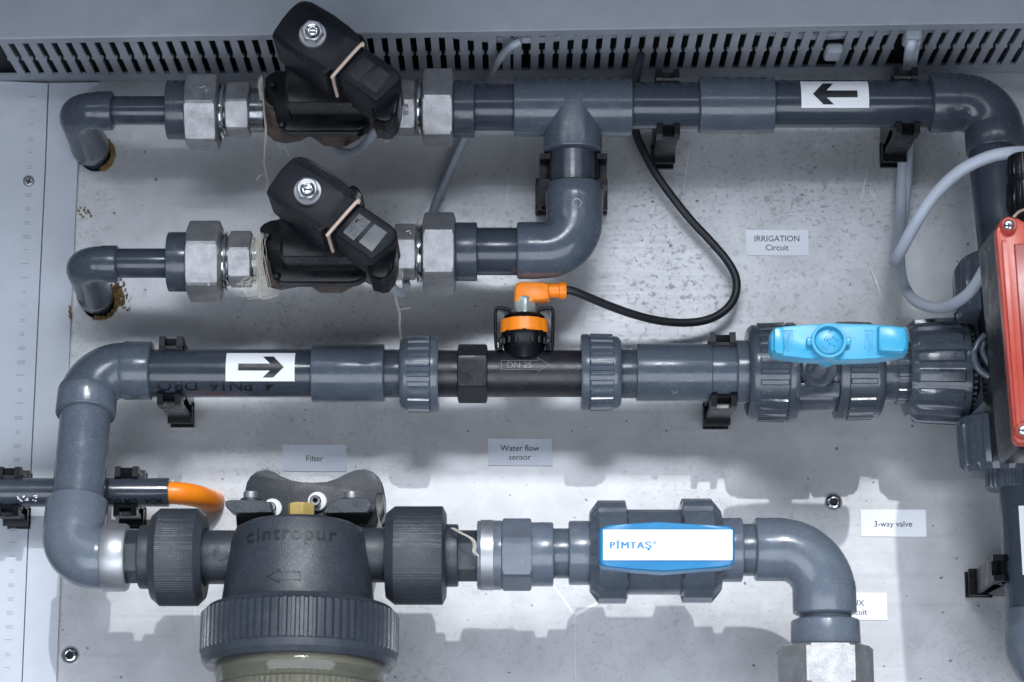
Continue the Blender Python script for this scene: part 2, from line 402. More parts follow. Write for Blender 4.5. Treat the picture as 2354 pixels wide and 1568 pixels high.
# ------------------------------------------------------------------ cable duct
dt = Thing('cable_duct', 'grey slotted cable duct running along the top of the panel', 'cable duct', P(1177, 178, 0))
fl, fr_ = P(-60, 190.5, 0), P(2420, 166.5, 0)                       # foot of the slotted side, on the panel
def zf(x): return fl.z + (fr_.z - fl.z) * (x - fl.x) / (fr_.x - fl.x)
def hn(x): return .0895 + (.103 - .0895) * (x - fl.x) / (fr_.x - fl.x)  # how far the near edge stands off
X0, X1 = fl.x, fr_.x
def dq(x, u, dz=0): return Vector((x, -hn(x) * u, zf(x) + dz))     # u: 0 at the panel, 1 at the near edge
def dband(u0, u1, z0, z1):
    V = []; n = 24
    for i in range(n + 1):
        x = X0 + (X1 - X0) * i / n
        V += [dq(x, u0, z0), dq(x, u1, z0), dq(x, u1, z1), dq(x, u0, z1)]
    F = []
    for i in range(n):
        for k in range(4):
            j = (k + 1) % 4; F.append((i * 4 + k, i * 4 + j, i * 4 + 4 + j, i * 4 + 4 + k))
    F += [(3, 2, 1, 0), (n * 4, n * 4 + 1, n * 4 + 2, n * 4 + 3)]
    return V, F
dt.part('base_strip', dband(.006, .165, 0, .0018), M['duct'], sm=None)
dt.part('upper_rail', dband(.865, .975, 0, .0018), M['duct'], sm=None)
dt.part('top_wall', dband(.006, .975, .062, .0638), M['duct'], sm=None)
def cover():
    prof = [(.90, -.0012), (.9990, -.0012), (1.004, -.0006), (1.006, .0008), (1.006, .062), (1.004, .0655), (.90, .0655), (.90, .064), (.985, .064), (.988, .0020), (.985, .0004), (.90, .0004)]
    V = []; n = 24
    for i in range(n + 1):
        x = X0 + (X1 - X0) * i / n
        V += [dq(x, u, z) for u, z in prof]
    m = len(prof); F = []
    for i in range(n):
        for k in range(m):
            j = (k + 1) % m; F.append((i * m + k, i * m + j, i * m + m + j, i * m + m + k))
    return V, F
M['ductshade'] = mat('duct_inside_shade', (.022, .025, .030), .6)  # near-black in place of grey duct plastic: interior shade put into the colour
dt.part('shaded_back_wall', dband(.012, .030, .004, .060), M['ductshade'], sm=None)
dt.part('shade_sheet', dband(.03, .90, .0585, .0605), M['ductshade'], sm=None)  # added dark sheet standing for the shade under the top wall
dt.part('cover', cover(), M['duct'], sm=30)
tn = T(60, 95); pitch = 33.35 * tn; fw = 18.6 * tn
s0 = (1214 - CX) * tn                                                # a slot's middle
fm = None
def finger_vf():
    L = .700 * .096; w = fw / 2; th = .0018; o = []
    side = [(-.002, w), (L * .46, w), (L * .485, w + .0012), (L * .515, w + .0012), (L * .54, w), (L * .96, w), (L * .985, w - .0002), (L + .003, w + .0006)]
    out = [(s, x) for s, x in side] + [(s, -x) for s, x in side[::-1]]
    V = [Vector((x, -s, 0)) for s, x in out] + [Vector((x, -s, th)) for s, x in out]; n = len(out)
    F = [tuple(range(n)), tuple(range(n, 2 * n))[::-1]] + [(i, i + n, (i + 1) % n + n, (i + 1) % n) for i in range(n)]
    return V, F
fvf = finger_vf()
def xat(px): return (px - CX) * tn
for k in range(-37, 36):
    xc = s0 + pitch * (k + .5)
    px = CX + xc / tn
    if px < -40 or px > 2400: continue
    if abs(px - 1930) < 15 or abs(px - 2103) < 15: continue           # two fingers are broken out
    if fm is None:
        fo = mk('finger', fvf, M['duct'], Vector((0, 0, 0)), dt.o, None); fm = fo.data
    else:
        fo = bpy.data.objects.new('finger', fm); COL.objects.link(fo); fo.parent = dt.o
    if abs(px - 1197) < 17: xc -= pitch * .22
    fo.location = Vector((xc, -hn(xc) * .165, zf(xc) + .0001)) - dt.loc
    fo.scale = (1, hn(xc) / .096, 1)
# wires lying in the duct
def wire(pts, r, m, label, name='duct_wire'):
    single(name, sweep(spline([Vector(p) for p in pts], 8), r, 10), M[m], label, 'wire')
def dx(px, u, z): x = xat(px); return (x, -hn(x) * u, zf(x) + z)
wire([dx(-40 + 130 * i, .80 + .03 * math.sin(i * 1.3), .016 + .003 * math.cos(i * 2.1)) for i in range(19)], .0028, 'cabg', 'grey wire lying in the duct close behind the slots')
wire([dx(900 + 110 * i, .60 + .03 * math.sin(i * 1.9), .010 + .002 * math.cos(i)) for i in range(14)], .0034, 'cabl', 'pale wire lying deeper in the right half of the duct')
wire([dx(-40 + 130 * i, .50 + .04 * math.sin(i * .9), .022) for i in range(19)], .003, 'cabb', 'black wire lying deep in the duct')
tie = single('cable_tie_block', prism(rnd(1900, 97, 1940, 122, 9), 74, 58, 2), M['duct'], 'grey plastic clip block showing through the broken duct slot at the right', 'clip')
single('duct_peg', prism(rnd(2082, 60, 2122, 90, 9), 92, 76, 2), M['duct'], 'grey peg at the rim of the wide duct gap where the pale cables leave', 'peg')

# ------------------------------------------------------------------ pipe clips
def clip_vf(r, hc, w=.0150):                       # local: x along the pipe, z across, y = -height; origin on the panel
    t = .0026; parts = []
    def ext(poly, x0, x1):
        n = len(poly); V = [Vector((x0, -h, z)) for h, z in poly] + [Vector((x1, -h, z)) for h, z in poly]
        F = [tuple(range(n)), tuple(range(n, 2 * n))[::-1]] + [(i + n, i, (i + 1) % n, (i + 1) % n + n) for i in range(n)]
        return V, F
    for s in (1, -1):
        def arc(a0, a1, rr, k=8): return [(hc + math.sin(R(a0 + (a1 - a0) * i / k)) * rr, s * math.cos(R(a0 + (a1 - a0) * i / k)) * rr) for i in range(k + 1)]
        arm = arc(-88, 26, r + .0002) + arc(26, -88, r + t)
        for x0, x1 in ((-w / 2, -w / 2 + .0038), (w / 2 - .0038, w / 2)):
            horn = arc(10, 33, r + .0002, 3) + [(hc + r * .66, s * (r * 1.02)), (hc + r * .60, s * (r + .0068)), (hc + r * .12, s * (r + .0072)), (hc + r * .05, s * (r + t))]
            parts.append(ext(horn, x0, x1))
        parts.append(ext(arm, -w / 2, w / 2))
        parts.append(ext([(hc + r * .10, s * (r + t * .5)), (hc + r * .16, s * (r + .0066)), (hc - r * .25, s * (r + .0070)), (hc - r * .38, s * (r + t * .5))], -w / 2, w / 2))
        leg = [(.0, s * (r + .0020)), (.0, s * (r + .0050)), (.008, s * (r + .0052)), (hc - r * .32, s * (r + .0062)), (hc - r * .32, s * (r + .0030))]
        parts.append(ext(leg, -w / 2 + .0006, w / 2 - .0006))
        parts.append(ext([(.013, s * r * .8), (.013, s * (r + .0086)), (.0165, s * (r + .0090)), (.0175, s * (r + .004)), (.0175, s * r * .8)], -w / 2 - .0004, w / 2 + .0004))
        parts.append(ext([(.0, s * r * .5), (.0, s * (r + .0088)), (.0040, s * (r + .0092)), (.0048, s * (r + .003)), (.0048, s * r * .5)], -w / 2, w / 2))
    parts.append(ext([(.0002, -r * .9), (.0002, r * .9), (hc - r * .75, r * .62), (hc - r - .0008, 0.0), (hc - r * .75, -r * .62)], -w / 2 + .001, w / 2 - .001))
    V, F = join(*parts); bm = bmesh.new()
    vs = [bm.verts.new(v) for v in V]
    for f in F: bm.faces.new([vs[i] for i in f])
    bmesh.ops.recalc_face_normals(bm, faces=bm.faces[:])
    bm.verts.index_update(); V = [v.co.copy() for v in bm.verts]; F = [tuple(v.index for v in f.verts) for f in bm.faces]; bm.free()
    return V, F
def clip(x, y, h, rpx, label, upright=False, w=.0150):
    c = P(x, y, h); loc = Vector((c.x, -.0, c.z))
    o = mk('pipe_clip', clip_vf(rpx * T(y, h), h / 1000, w), M['black'], Vector((0, 0, 0)), None, 30)
    o.location = loc
    if upright: o.rotation_euler = (0, R(upright), 0)
    o['label'] = label; o['category'] = 'pipe clip'; o['group'] = 'black pipe clips on the panel'

# ------------------------------------------------------------------ generic fittings
def pipe(x0, x1, y, h, r, label, m='pipe'):
    return single('pipe', hl(y, h, bev(x0, x1, r, 1), 64), M[m], label, 'pipe')
def steel_union(xs, y, h, s, label, mark):
    """plastic tail, big hexagon, chrome rings, small hexagon; xs in order from the outer end, s = +1 when it runs to the right"""
    x0, x1, x2, x3, x4 = xs; rc, R1, R2, a1, a2, y1, y2 = s
    t = Thing('pipe_union', label, 'pipe union', P((x0 + x4) / 2, y, 0))
    t.part('collar', hl(y, h, bev(min(x0, x1), max(x0, x1) + (4 if x0 < x1 else 0), rc)), M['pvc2'])
    t.part('large_hexagon', hexh(min(x1, x2), max(x1, x2), y1, h, R1, a1 + math.degrees(phi(y)), 3), M['hexs'], sm=25)
    lo, hi = min(x2, x3), max(x2, x3); w = hi - lo
    t.part('thread_ring', hl(y1, h, [(lo, R2 * .7), (lo + .5, R2 * .98), (lo + w * .30, R2 * 1.05), (lo + w * .36, R2 * .9), (lo + w * .44, R2 * .9), (lo + w * .5, R2 * 1.0), (lo + w * .78, R2 * 1.02), (lo + w * .84, R2 * .86), (hi, R2 * .84)]), M['chrome'])
    sh = t.part('small_hexagon', hexh(min(x3, x4), max(x3, x4), y2, h, R2, a2 + math.degrees(phi(y)), 3), M['hexs'], sm=25)
    return t
def flat_on_hex(t, parent, body, x, y, h, size, rot, m='inkg'):
    V2, F = textvf(body, size); ca, sa = math.cos(R(rot)), math.sin(R(rot))
    vf = wrap2d(V2, F, lambda px, py: P(x + px * ca - py * sa, y - (px * sa + py * ca), h))
    t.part('stamped_mark', vf, M[m], parent, sm=None)

# ---------- row 1 (top)
Y1, H1 = 251, 68
def hfoam(x, y, r, seed, a0, a1, n=46, out=1.25, s0=1.0, s1=3.6):
    random.seed(seed); parts = []
    for i in range(n):
        a = R(random.uniform(a0, a1)); q = r * random.uniform(.88, out); px = x + math.cos(a) * q; py = y + math.sin(a) * q; s = random.uniform(s0, s1)
        parts.append(yl(px, py, [(0, s), (.8, s * 1.1), (1.8, s * random.uniform(.6, .9)), (2.4, s * .3)], 7))
    return join(*parts)
def wall_elbow(xr, yc, rs, xc, wall, label, plabel):
    A = P(xr, yc, H1); C = P(xc, yc, H1); W = P(*wall, 0); d = (W - C).normalized(); t_ = T(yc, H1)
    single('elbow', elbow(A, C, C + d * ((W - C).length - .006), rs * t_ * .95, rs * t_ * 1.0, rs * t_ * .05, .011), M['pvc2'], label, 'elbow')
    single('pipe', sweep([W - d * .010, W + d * .028], rs * t_ * .78, 40), M['pipe'], plabel, 'pipe')
wall_elbow(261, 255, 45, 172, (213, 352), 'dark grey elbow at the top left turning the uppermost pipe into the panel', 'short pipe stub running from the top left elbow into its hole')
wall_elbow(272, 607, 43, 187, (224, 690), 'dark grey elbow of the second row turning its pipe into the panel', 'short pipe stub running from the second row elbow into its rusty hole')
single('foam_sealant', hfoam(223, 354, 38, 3, -50, 80, 150, 1.06, 2, 4.6), M['foam'], 'mustard yellow foam sealant around the top left pipe hole', 'sealant')
single('foam_sealant', join(hfoam(230, 693, 40, 5, -62, 18, 60, 1.8, .7, 2.4), hfoam(230, 693, 40, 8, -50, 12, 110, 1.4, 1.5, 3.6), hfoam(230, 693, 40, 6, -70, 110, 120, 1.08, 1.5, 3.6)), M['foam'], 'rusty brown crumbling sealant around the second row pipe hole', 'sealant')
single('rust_stain', join(*[yl(160 + random.uniform(-2, 3), 705 + i * 3, [(3.2, 3), (3.9, 2.4), (4.2, .6)], 7) for i in range(10)]), M['foam'], 'brown rust lump on the edge of the pale strip left of the second elbow', 'rust')
random.seed(12)
single('rust_stain', join(*[yl(192 + random.gauss(0, 7), 484 + random.gauss(0, 8), [(0, random.uniform(1, 4)), (.25, .8)], 7) for i in range(20)]), M['foam'], 'brown rust flecks on the steel between the two left elbows', 'rust')
pipe(259, 390, 254, H1, 33, 'thin dark pipe between the top left elbow and its steel union')
pipe(270, 392, 605, H1, 34, 'thin dark pipe between the second row elbow and its steel union')
u1 = steel_union((386, 431, 505, 522, 577), 253, H1, (68, 92, 66, 15, 20, 258, 253), 'cast steel pipe union left of the upper solenoid valve', '')
u2 = steel_union((388, 434, 511, 528, 582), 602, H1, (69, 96, 67, 27, 22, 601, 596), 'cast steel pipe union left of the lower solenoid valve', '')
u3 = steel_union((1091, 1043, 972, 957, 905), 251, H1, (66, 92, 66, 19, 17, 247, 249), 'cast steel pipe union right of the upper solenoid valve', '')
u4 = steel_union((1097, 1047, 973, 958, 906), 579, H1, (68, 97, 66, 33, 26, 583, 579), 'cast steel pipe union right of the lower solenoid valve', '')
M['stamp'] = mat('stamped_edge', (.30, .30, .31), .4, metal=.6)
flat_on_hex(u1, None, '1"', 466, 204, 93, 22, -75, 'stamp')
flat_on_hex(u2, None, '1"', 472, 650, 93.5, 22, -75, 'stamp')
flat_on_hex(u3, None, 'E-R', 931, 253, 87, 19, -85, 'ink')
flat_on_hex(u2, None, '-1', 555, 596, 87, 20, -95, 'stamp')
flat_on_hex(u4, None, '1"', 938, 534, 86, 15, -75, 'stamp')
for x0, x1, y in ((574, 612, 254), (579, 615, 596), (880, 908, 249), (880, 909, 579)):
    single('threaded_nipple', hl(y, H1, sum([[(x0 + i * 3, 50), (x0 + i * 3 + 1.5, 52.5)] for i in range(int((x1 - x0) / 3))], []), 48), M['chrome'],
           'chrome threaded nipple %s the %s solenoid valve' % ('entering the left of' if x0 < 700 else 'entering the right of', 'upper' if y < 400 else 'lower'), 'nipple')

# ---------- solenoid valves
def solenoid(off, label, printed, ycx):
    def pz(pts): return [Z6(*p) for p in pts]
    def pr(pts, ht, hb, b=.8): return prism(pz(pts), ht, hb, b, off)
    def sh(vf): return [v + off for v in vf[0]], vf[1]
    t = Thing('solenoid_valve', label, 'solenoid valve', P(742, 585, 0) + off)
    t.part('valve_body', sh(hl(585, 68, [(598, 48), (603, 62), (618, 76), (645, 82), (680, 76), (700, 64), (716, 74), (735, 88), (785, 89), (812, 74), (832, 60), (852, 70), (885, 68), (905, 50)], 48)), M['bronze'])
    t.part('bonnet_plate', pr([(165, 650), (190, 620), (250, 590), (930, 590), (985, 640), (1000, 760), (1000, 1020), (980, 1050), (935, 1075), (880, 1085), (340, 1085), (285, 1062), (255, 1010), (240, 930), (225, 880), (175, 845), (160, 815)], 112, 100, 2.0), M['black'])
    t.part('bonnet', pr([(322, 520), (960, 520), (965, 850), (945, 880), (345, 880), (322, 860)], 148, 110, 1.2), M['black'])
    for bx, by in ((225, 720), (300, 1045)):
        t.part('bonnet_bolt', sh(yl(*Z6(bx, by), [(112, 8), (114, 8), (115, 5)], 16)), M['black'])
    t.part('coil_core', pr([(850, 335), (895, 312), (940, 332), (975, 390), (988, 480), (960, 560), (860, 560)], 150, 110, 2.0), M['black'])
    body = [(405, 118), (440, 96), (485, 90), (540, 102), (620, 148), (715, 205), (830, 292), (905, 362), (915, 378), (880, 410), (948, 452), (738, 692), (690, 650), (640, 690), (560, 640), (430, 550), (320, 468), (240, 400), (222, 382), (219, 362), (240, 322), (295, 240), (350, 170)]
    t.part('coil_housing', pr(body, 190, 148, 1.2), M['coil'])
    ribs = []
    for i in range(26):
        f = i / 25
        for (ax, ay), (bx, by), (cx_, cy_), (dx_, dy_) in (((250, 352), (650, 628), (222, 388), (612, 668)), ((470, 100), (915, 372), (438, 132), (845, 402))):
            bow = 18 * math.sin(math.pi * f); sg = 1 if ax < 300 else -1
            x0, y0 = ax + (bx - ax) * f - sg * bow * .5, ay + (by - ay) * f + sg * bow
            x1, y1 = cx_ + (dx_ - cx_) * f - sg * bow * .5, cy_ + (dy_ - cy_) * f + sg * bow
            ux, uy = (3.4, 2.3)
            ribs.append(pr([(x0 - ux, y0 - uy), (x0 + ux, y0 + uy), (x1 + ux, y1 + uy), (x1 - ux, y1 - uy)], 190.9, 189.9, 0))
    t.part('grip_ribs', join(*ribs), M['coilt'], sm=None, kind='stuff')
    t.part('moulded_mark', sh(yl(*Z6(370, 250), [(190.0, 12), (190.3, 12), (190.3, 10.5), (190.05, 10.5)], 28, cap=False)), M['coilt'])
    # plug
    plug = [(935, 470), (975, 478), (1100, 560), (1190, 622), (1240, 672), (1250, 715), (1240, 745), (1060, 900), (1045, 905), (1025, 893), (760, 708), (742, 688), (745, 668)]
    pg = t.part('plug', pr(plug, 187, 140, 2.2), M['coil'])
    nub = [(1010, 880), (1225, 720), (1248, 760), (1240, 860), (1215, 985), (1160, 1050), (1120, 1060), (1040, 1040), (1015, 980)]
    t.part('plug_outlet', pr(nub, 168, 132, 3.0), M['black'])
    for ax, ay in ((905, 640), (1060, 735)):
        ca, sa = math.cos(R(36)), math.sin(R(36)); hw, hh = (62, 88)
        q = [(ax + ca * u * hw - sa * v * hh, ay + sa * u * hw + ca * v * hh) for u, v in ((-1, -1), (1, -1), (1, 1), (-1, 1))]
        if ax < 1000: q = [(950, 540), (1045, 605), (905, 755), (820, 690)]
        else: q = [(1070, 622), (1172, 690), (1050, 845), (945, 765)]
        t.part('plug_panel', pr(q, 187.5, 186.8, .2), M['film2' if printed else 'coil'], pg, sm=None)
    if printed:
        for body_, cx_, cy_, sz in (('GDM', 903, 635, 62), ('S', 985, 612, 70), ('D=T', 925, 692, 40)):
            V2, F = textvf(body_, sz); ca, sa = math.cos(R(-54)), math.sin(R(-54))
            vf = wrap2d(V2, F, lambda px, py: P(*Z6(cx_ + px * ca + py * sa * 1, cy_ + px * sa - py * ca), 187.7) + off)
            t.part('lettering', vf, M['ink'], pg, sm=None)
        cq = Z6(985, 612)
        t.part('emblem_ring', sh(yl(*cq, [(187.55, 10.5), (187.8, 10.5), (187.8, 9.3), (187.55, 9.3)], 28, cap=False)), M['ink'], pg)
    gp = [P(*Z6(945, 458), 189) + off, P(*Z6(925, 455), 190.5) + off, P(*Z6(715, 692), 190.5) + off, P(*Z6(708, 715), 188) + off, P(*Z6(716, 755), 176) + off, P(*Z6(742, 838), 158) + off]
    t.part('gasket', sweep(spline(gp, 6), .0011, 10), M['gask'])
    nx, ny = Z6(545, 372)
    nt = t.part('nut', sh(yl(nx, ny, [(190, 33), (191.3, 33), (192.3, 31), (192.6, 27)], 40)), M['silver'])
    t.part('hexagon', sh(yl(nx, ny - 3, [(192.4, 27), (197, 27), (198.6, 27), (199.2, 27)], 72, hexrf(27, 10, [40, 40, 25.5, 21]))), M['silver'], nt, sm=25)
    t.part('stud', sh(yl(nx, ny - 5, [(198, 17), (201, 17), (202, 14.5), (201.6, 12), (200.8, 10), (201.6, 5), (201.6, 1)], 32)), M['chrome'], nt)
    return t
M['film2'] = mat('grey_print_panel', (.050, .054, .062), .4)
v2 = solenoid(Vector((0, 0, 0)), 'lower black solenoid valve with a printed grey plug and pale gasket line', True, 585)
dz = P(742, 249, 68) - P(742, 585, 68)
v1 = solenoid(Vector((.0012, 0, dz.z)), 'upper black solenoid valve overlapping the duct, with an unmarked plug', False, 249)

# ---------- row 1, right part
pipe(1088, 1186, 247, H1, 54, 'short pipe between the upper right steel union and the tee')
def tee():
    t = Thing('tee_fitting', 'grey tee joining the top pipe with the branch going down', 'tee', P(1316, 300, 0))
    A = hl(247, H1, bev(1181, 1452, 67, 2), 72)
    B = vl(1316, H1 + 1, [(247, 66.8), (345, 67), (348, 66.6), (350, 65)], 64)
    t.part('run', A, M['pvc']); t.part('branch', B, M['pvc'])
    t.part('gate_mark', yl(1318, 222, [(H1 + 17, 8), (H1 + 18.8, 8), (H1 + 18.9, 6), (H1 + 18, 5)], 24), M['pvc'])
    return t
tee()
pipe(1448, 1612, 243, H1, 54, 'pipe between the tee and the coupling of the top row')
single('coupling', hl(242, H1, bev(1606, 1778, 65, 2.5), 72), M['pvc'], 'plain grey coupling sleeve in the top row', 'coupling')
pipe(1774, 2146, 239, H1, 54.5, 'long dark pipe of the top row carrying the arrow pointing left')
C = P(2280, 236, H1); A = P(2136, 236, H1); B = P(2284, 352, H1 + 3)
single('elbow', elbow(A, C, Vector((C.x + .001, B.y, B.z)), 66 * T(236, H1), 74 * T(236, H1), 2.5 * T(236, H1), .016), M['pvc2'], 'dark grey elbow at the top right turning the top pipe downwards', 'elbow')
single('gate_mark', yl(2219, 205, [(H1 + 15.5, 8), (H1 + 17.2, 8), (H1 + 17.2, 6), (H1 + 15.9, 6)], 24), M['pvc2'], 'tiny moulded ring on the top right elbow', 'moulded ring')
p0, p1 = P(2283, 345, H1 + 3), P(2318, 690, 84)
single('pipe', sweep([p0, p1], 58 * T(400, H1), 56), M['pipe'], 'upright dark pipe at the right between the top elbow and the 3-way valve', 'pipe')
clip(1534, 243, H1 - 3, 54, 'pipe clip on the top row just right of the black cable')
clip(2080, 239, H1 - 3, 54.5, 'pipe clip on the top row left of the corner elbow, pale cables behind it', w=.0155)
# branch
p0, p1 = P(1316, 335, H1), P(1320, 445, H1)
single('pipe', sweep([p0, Vector((p0.x, p1.y, p1.z))], 53 * T(400, H1), 56), M['pipe'], 'short upright pipe in the branch below the tee', 'pipe')
clip(1318, 398, H1 - 3, 53, 'pipe clip gripping the short upright branch pipe', upright=90, w=.021)
A, C, B = P(1321, 424, H1), P(1321, 576, H1), P(1188, 576, H1); A.x = C.x
single('elbow', elbow(A, C, B, 65 * T(576, H1), 72 * T(576, H1), 1 * T(576, H1), .014), M['pvc'], 'grey elbow turning the branch left into the second row', 'elbow')
single('gate_mark', yl(1326, 468, [(H1 + 16.8, 11), (H1 + 18.3, 11), (H1 + 18.3, 9.5), (H1 + 17, 9.5)], 28), M['pvc'], 'tiny moulded ring on the branch elbow', 'moulded ring')
pipe(1093, 1192, 578, H1, 55, 'short pipe between the lower right steel union and the branch elbow')

# ---------- row 3
Y3, H3 = 857, 60
TE = T(852, H3)
A, C = P(350, 852, H3), P(206, 852, H3)
C5 = P(166, 1283, 100); dleg = (C5 - C).normalized()
A4 = A; B4 = C + dleg * (118 * TE)
single('elbow', elbow(A4, C, B4, 64.5 * TE, 78 * TE, 3.5 * TE, .018), M['pvc'], 'grey elbow at the left turning the third row pipe down and forward', 'elbow')
single('gate_mark', yl(283, 817, [(H3 + 14.5, 11), (H3 + 16.2, 11), (H3 + 16.2, 9.5), (H3 + 15, 9.5)], 28), M['pvc'], 'tiny moulded ring on the third row elbow', 'moulded ring')
single('pipe', sweep([C + dleg * (100 * TE), C5 - dleg * (100 * TE)], 57.5 * TE, 64), M['pvc'], 'inclined grey pipe at the left between the third and fourth rows', 'pipe')
pipe(336, 724, 858, H3, 55.5, 'third row pipe with printed lettering and the arrow pointing right')
clip(395, 858, H3, 55.5, 'pipe clip on the third row next to the left elbow')
single('coupling', hl(858, H3, bev(718, 884, 67, 2.5), 72), M['pvc'], 'plain grey coupling sleeve right of the arrow sticker', 'coupling')
single('union_tail', hl(859, H3, bev(880, 930, 56, 1), 64), M['pvc2'], 'short neck between the plain coupling and the left ribbed nut', 'pipe neck')
def ribnut(xa, xb, y, h, r, nr, label, lip_right=True, rise=4.5, m='pvc', name='union_nut', chs=.22, tilt=None):
    w = xb - xa; f = (lambda q: xa + q * w) if lip_right else (lambda q: xb - q * w)
    prof = [(f(0), r * .84), (f(.02), r * .88), (f(.10), r * .945), (f(.18), r * .95), (f(.20), r * .95), (f(.22), r * .95), (f(.76), r * .965), (f(.78), r * .965), (f(.81), r), (f(.96), r), (f(1), r * .97), (f(1), r * .7)]
    if not lip_right: prof = prof[::-1]
    ks = {5, 6} if lip_right else {5, 6}
    idx = [i for i, (x, q) in enumerate(prof) if abs((x - f(.22)) / w) < .003 or abs((x - f(.76)) / w) < .003]
    def rf(th, k, rr):
        if k in idx:
            a = (th * nr / (2 * math.pi)) % 1
            return rr + (rise if a < .34 else 0)
        return rr
    return hl(y, h, prof, nr * 9, rf)
single('union_nut', ribnut(920, 1009, 859, H3, 89, 24, ''), M['pvc'], 'ribbed grey union nut left of the water flow sensor', 'union nut', 'ribbed union nuts of the flow sensor')
single('union_nut', ribnut(1335, 1427, 856, H3, 88, 24, '', False), M['pvc'], 'ribbed grey union nut right of the water flow sensor', 'union nut', 'ribbed union nuts of the flow sensor')
single('union_tail', hl(859, H3, bev(1420, 1470, 57, 1), 64), M['pvc2'], 'short neck right of the second ribbed nut', 'pipe neck')
single('valve_socket', join(hl(856, H3, bev(1462, 1634, 66.5, 2), 72), hl(856, H3, bev(1630, 1694, 62, .5), 72), hl(855, H3, bev(1691, 1737, 73, 2), 72)), M['pvc'], 'grey stepped sleeve held by a clip left of the light blue handle', 'sleeve')
single('gate_mark', hl(0, 0, [(0, 1), (1, 1)], 3) if False else yl(1550, 898, [(H3 + 11, 9), (H3 + 13.0, 9), (H3 + 13.0, 7.5), (H3 + 11.6, 7.5)], 28), M['pvc'], 'tiny moulded ring on the stepped sleeve', 'moulded ring')
clip(1660, 856, H3, 62, 'pipe clip on the stepped sleeve of the third row', w=.0165)

# flow sensor
fs = Thing('flow_sensor', 'black water flow sensor with an orange ring and cast DN 25 arrow', 'flow sensor', P(1175, 858, 0))
fb = fs.part('tube', hl(859, H3, [(1004, 50), (1006, 54), (1338, 54), (1340, 50)], 72), M['blackm'])
fs.part('hexagon', hexh(1052, 1121, 859, H3, 69, 36 + math.degrees(phi(859)), 2), M['blackm'], fb, sm=25)
tr = on_pipe(859, H3, 54, .0005)
def outline(pts, w):                                # thin outline strips of a closed figure
    V, F = [], []
    n = len(pts)
    for i in range(n):
        (ax, ay), (bx, by) = pts[i], pts[(i + 1) % n]; l = math.hypot(bx - ax, by - ay); nx, ny = -(by - ay) / l * w / 2, (bx - ax) / l * w / 2
        ex, ey = (bx - ax) / l * w / 2, (by - ay) / l * w / 2
        k = len(V); V += [(ax + nx - ex, ay + ny - ey), (bx + nx + ex, by + ny + ey), (bx - nx + ex, by - ny + ey), (ax - nx - ex, ay - ny - ey)]; F.append((k + 3, k + 2, k + 1, k))
    return V, F
aV, aF = outline([(1153, 29), (1236, 29), (1236, 35), (1262, 19), (1236, 5), (1236, 9), (1153, 9)], 1.5)
M['cast'] = mat('raised_cast_edge', (.12, .125, .135), .35)
fs.part('arrow_mark', wrap2d(aV, aF, tr, range(-10, 50, 4)), M['cast'], fb, sm=None)
tv, tf = textvf('DN 25', 21)
fs.part('lettering', wrap2d([(x + 1194, y + 18.5) for x, y in tv], tf, tr, range(-10, 50, 4)), M['cast'], fb, sm=None)
fs.part('neck', vl(1205, H3 + 2, [(764, 56), (780, 56), (788, 50), (806, 47), (830, 47)], 56), M['black'])
fs.part('orange_ring', vl(1205, H3 + 2, [(738, 53), (740, 57), (766, 58.5), (769, 56)], 56, lambda a, k, r: r - (2.2 if (a * 12 / math.pi) % 1 < .12 else 0)), M['orange'])
for a_ in range(9):
    q_ = R(-80 + a_ * 20); c_ = P(1205, 782, H3 + 2) + Vector((math.sin(q_), -math.cos(q_), 0)) * 53 * T(782, H3)
    fs.part('neck_rib', box((c_.x - .0006, c_.y - .0006, c_.z - .004), (c_.x + .0006, c_.y + .001, c_.z + .003)), M['black'], sm=None)
fs.part('cap', vl(1205, H3 + 2, [(724, 30), (726, 44), (731, 50), (740, 53), (742, 50)], 56), M['black'])
for s in (-1, 1):
    pts = [(1205 + s * 31, 722), (1205 + s * 36, 711), (1205 + s * 60, 708), (1205 + s * 66, 718), (1205 + s * 66, 760), (1205 + s * 64, 800), (1205 + s * 56, 804)]
    fs.part('clamp_ear', sweep(spline([P(x, y, H3 + 8) for x, y in pts], 6), .0011, 10), M['black'])
    fs.part('ear_web', prism([(1205 + s * 33, 724), (1205 + s * 38, 713), (1205 + s * 58, 711), (1205 + s * 63, 719), (1205 + s * 63, 785), (1205 + s * 52, 785), (1205 + s * 52, 735)], H3 + 8, H3 + 5, .3), M['blackm'])
    fs.part('latch', prism(rnd(1205 + s * 54 - 5, 776, 1205 + s * 54 + 5, 804, 2), H3 + 13, H3 + 4, .6), M['black'])
ct = Thing('sensor_plug', 'orange right-angled cable plug standing on the flow sensor', 'plug', P(1205, 718, 60))
ct.part('coupling_nut', vl(1205, H3 + 2, [(686, 22), (690, 25), (696, 27), (712, 27), (716, 26), (722, 26)], 72, hexrf(28, 8, [24, 26, 40, 40, 26, 26])), M['zinc'], sm=25)
A, C, B = P(1206, 693, H3 + 2), P(1206, 668, H3 + 2), P(1258, 668, H3 + 2)
ct.part('body', join(prism([(1182, 692), (1183, 660), (1188, 650), (1198, 646), (1252, 648), (1264, 653), (1264, 686), (1250, 689), (1226, 691), (1216, 698), (1196, 698)], H3 + 8, H3 - 4, 2.2), hl(668, H3 + 2, [(1250, 18), (1262, 17), (1284, 17), (1286, 20), (1298, 20), (1302, 18)], 40)), M['orange'])
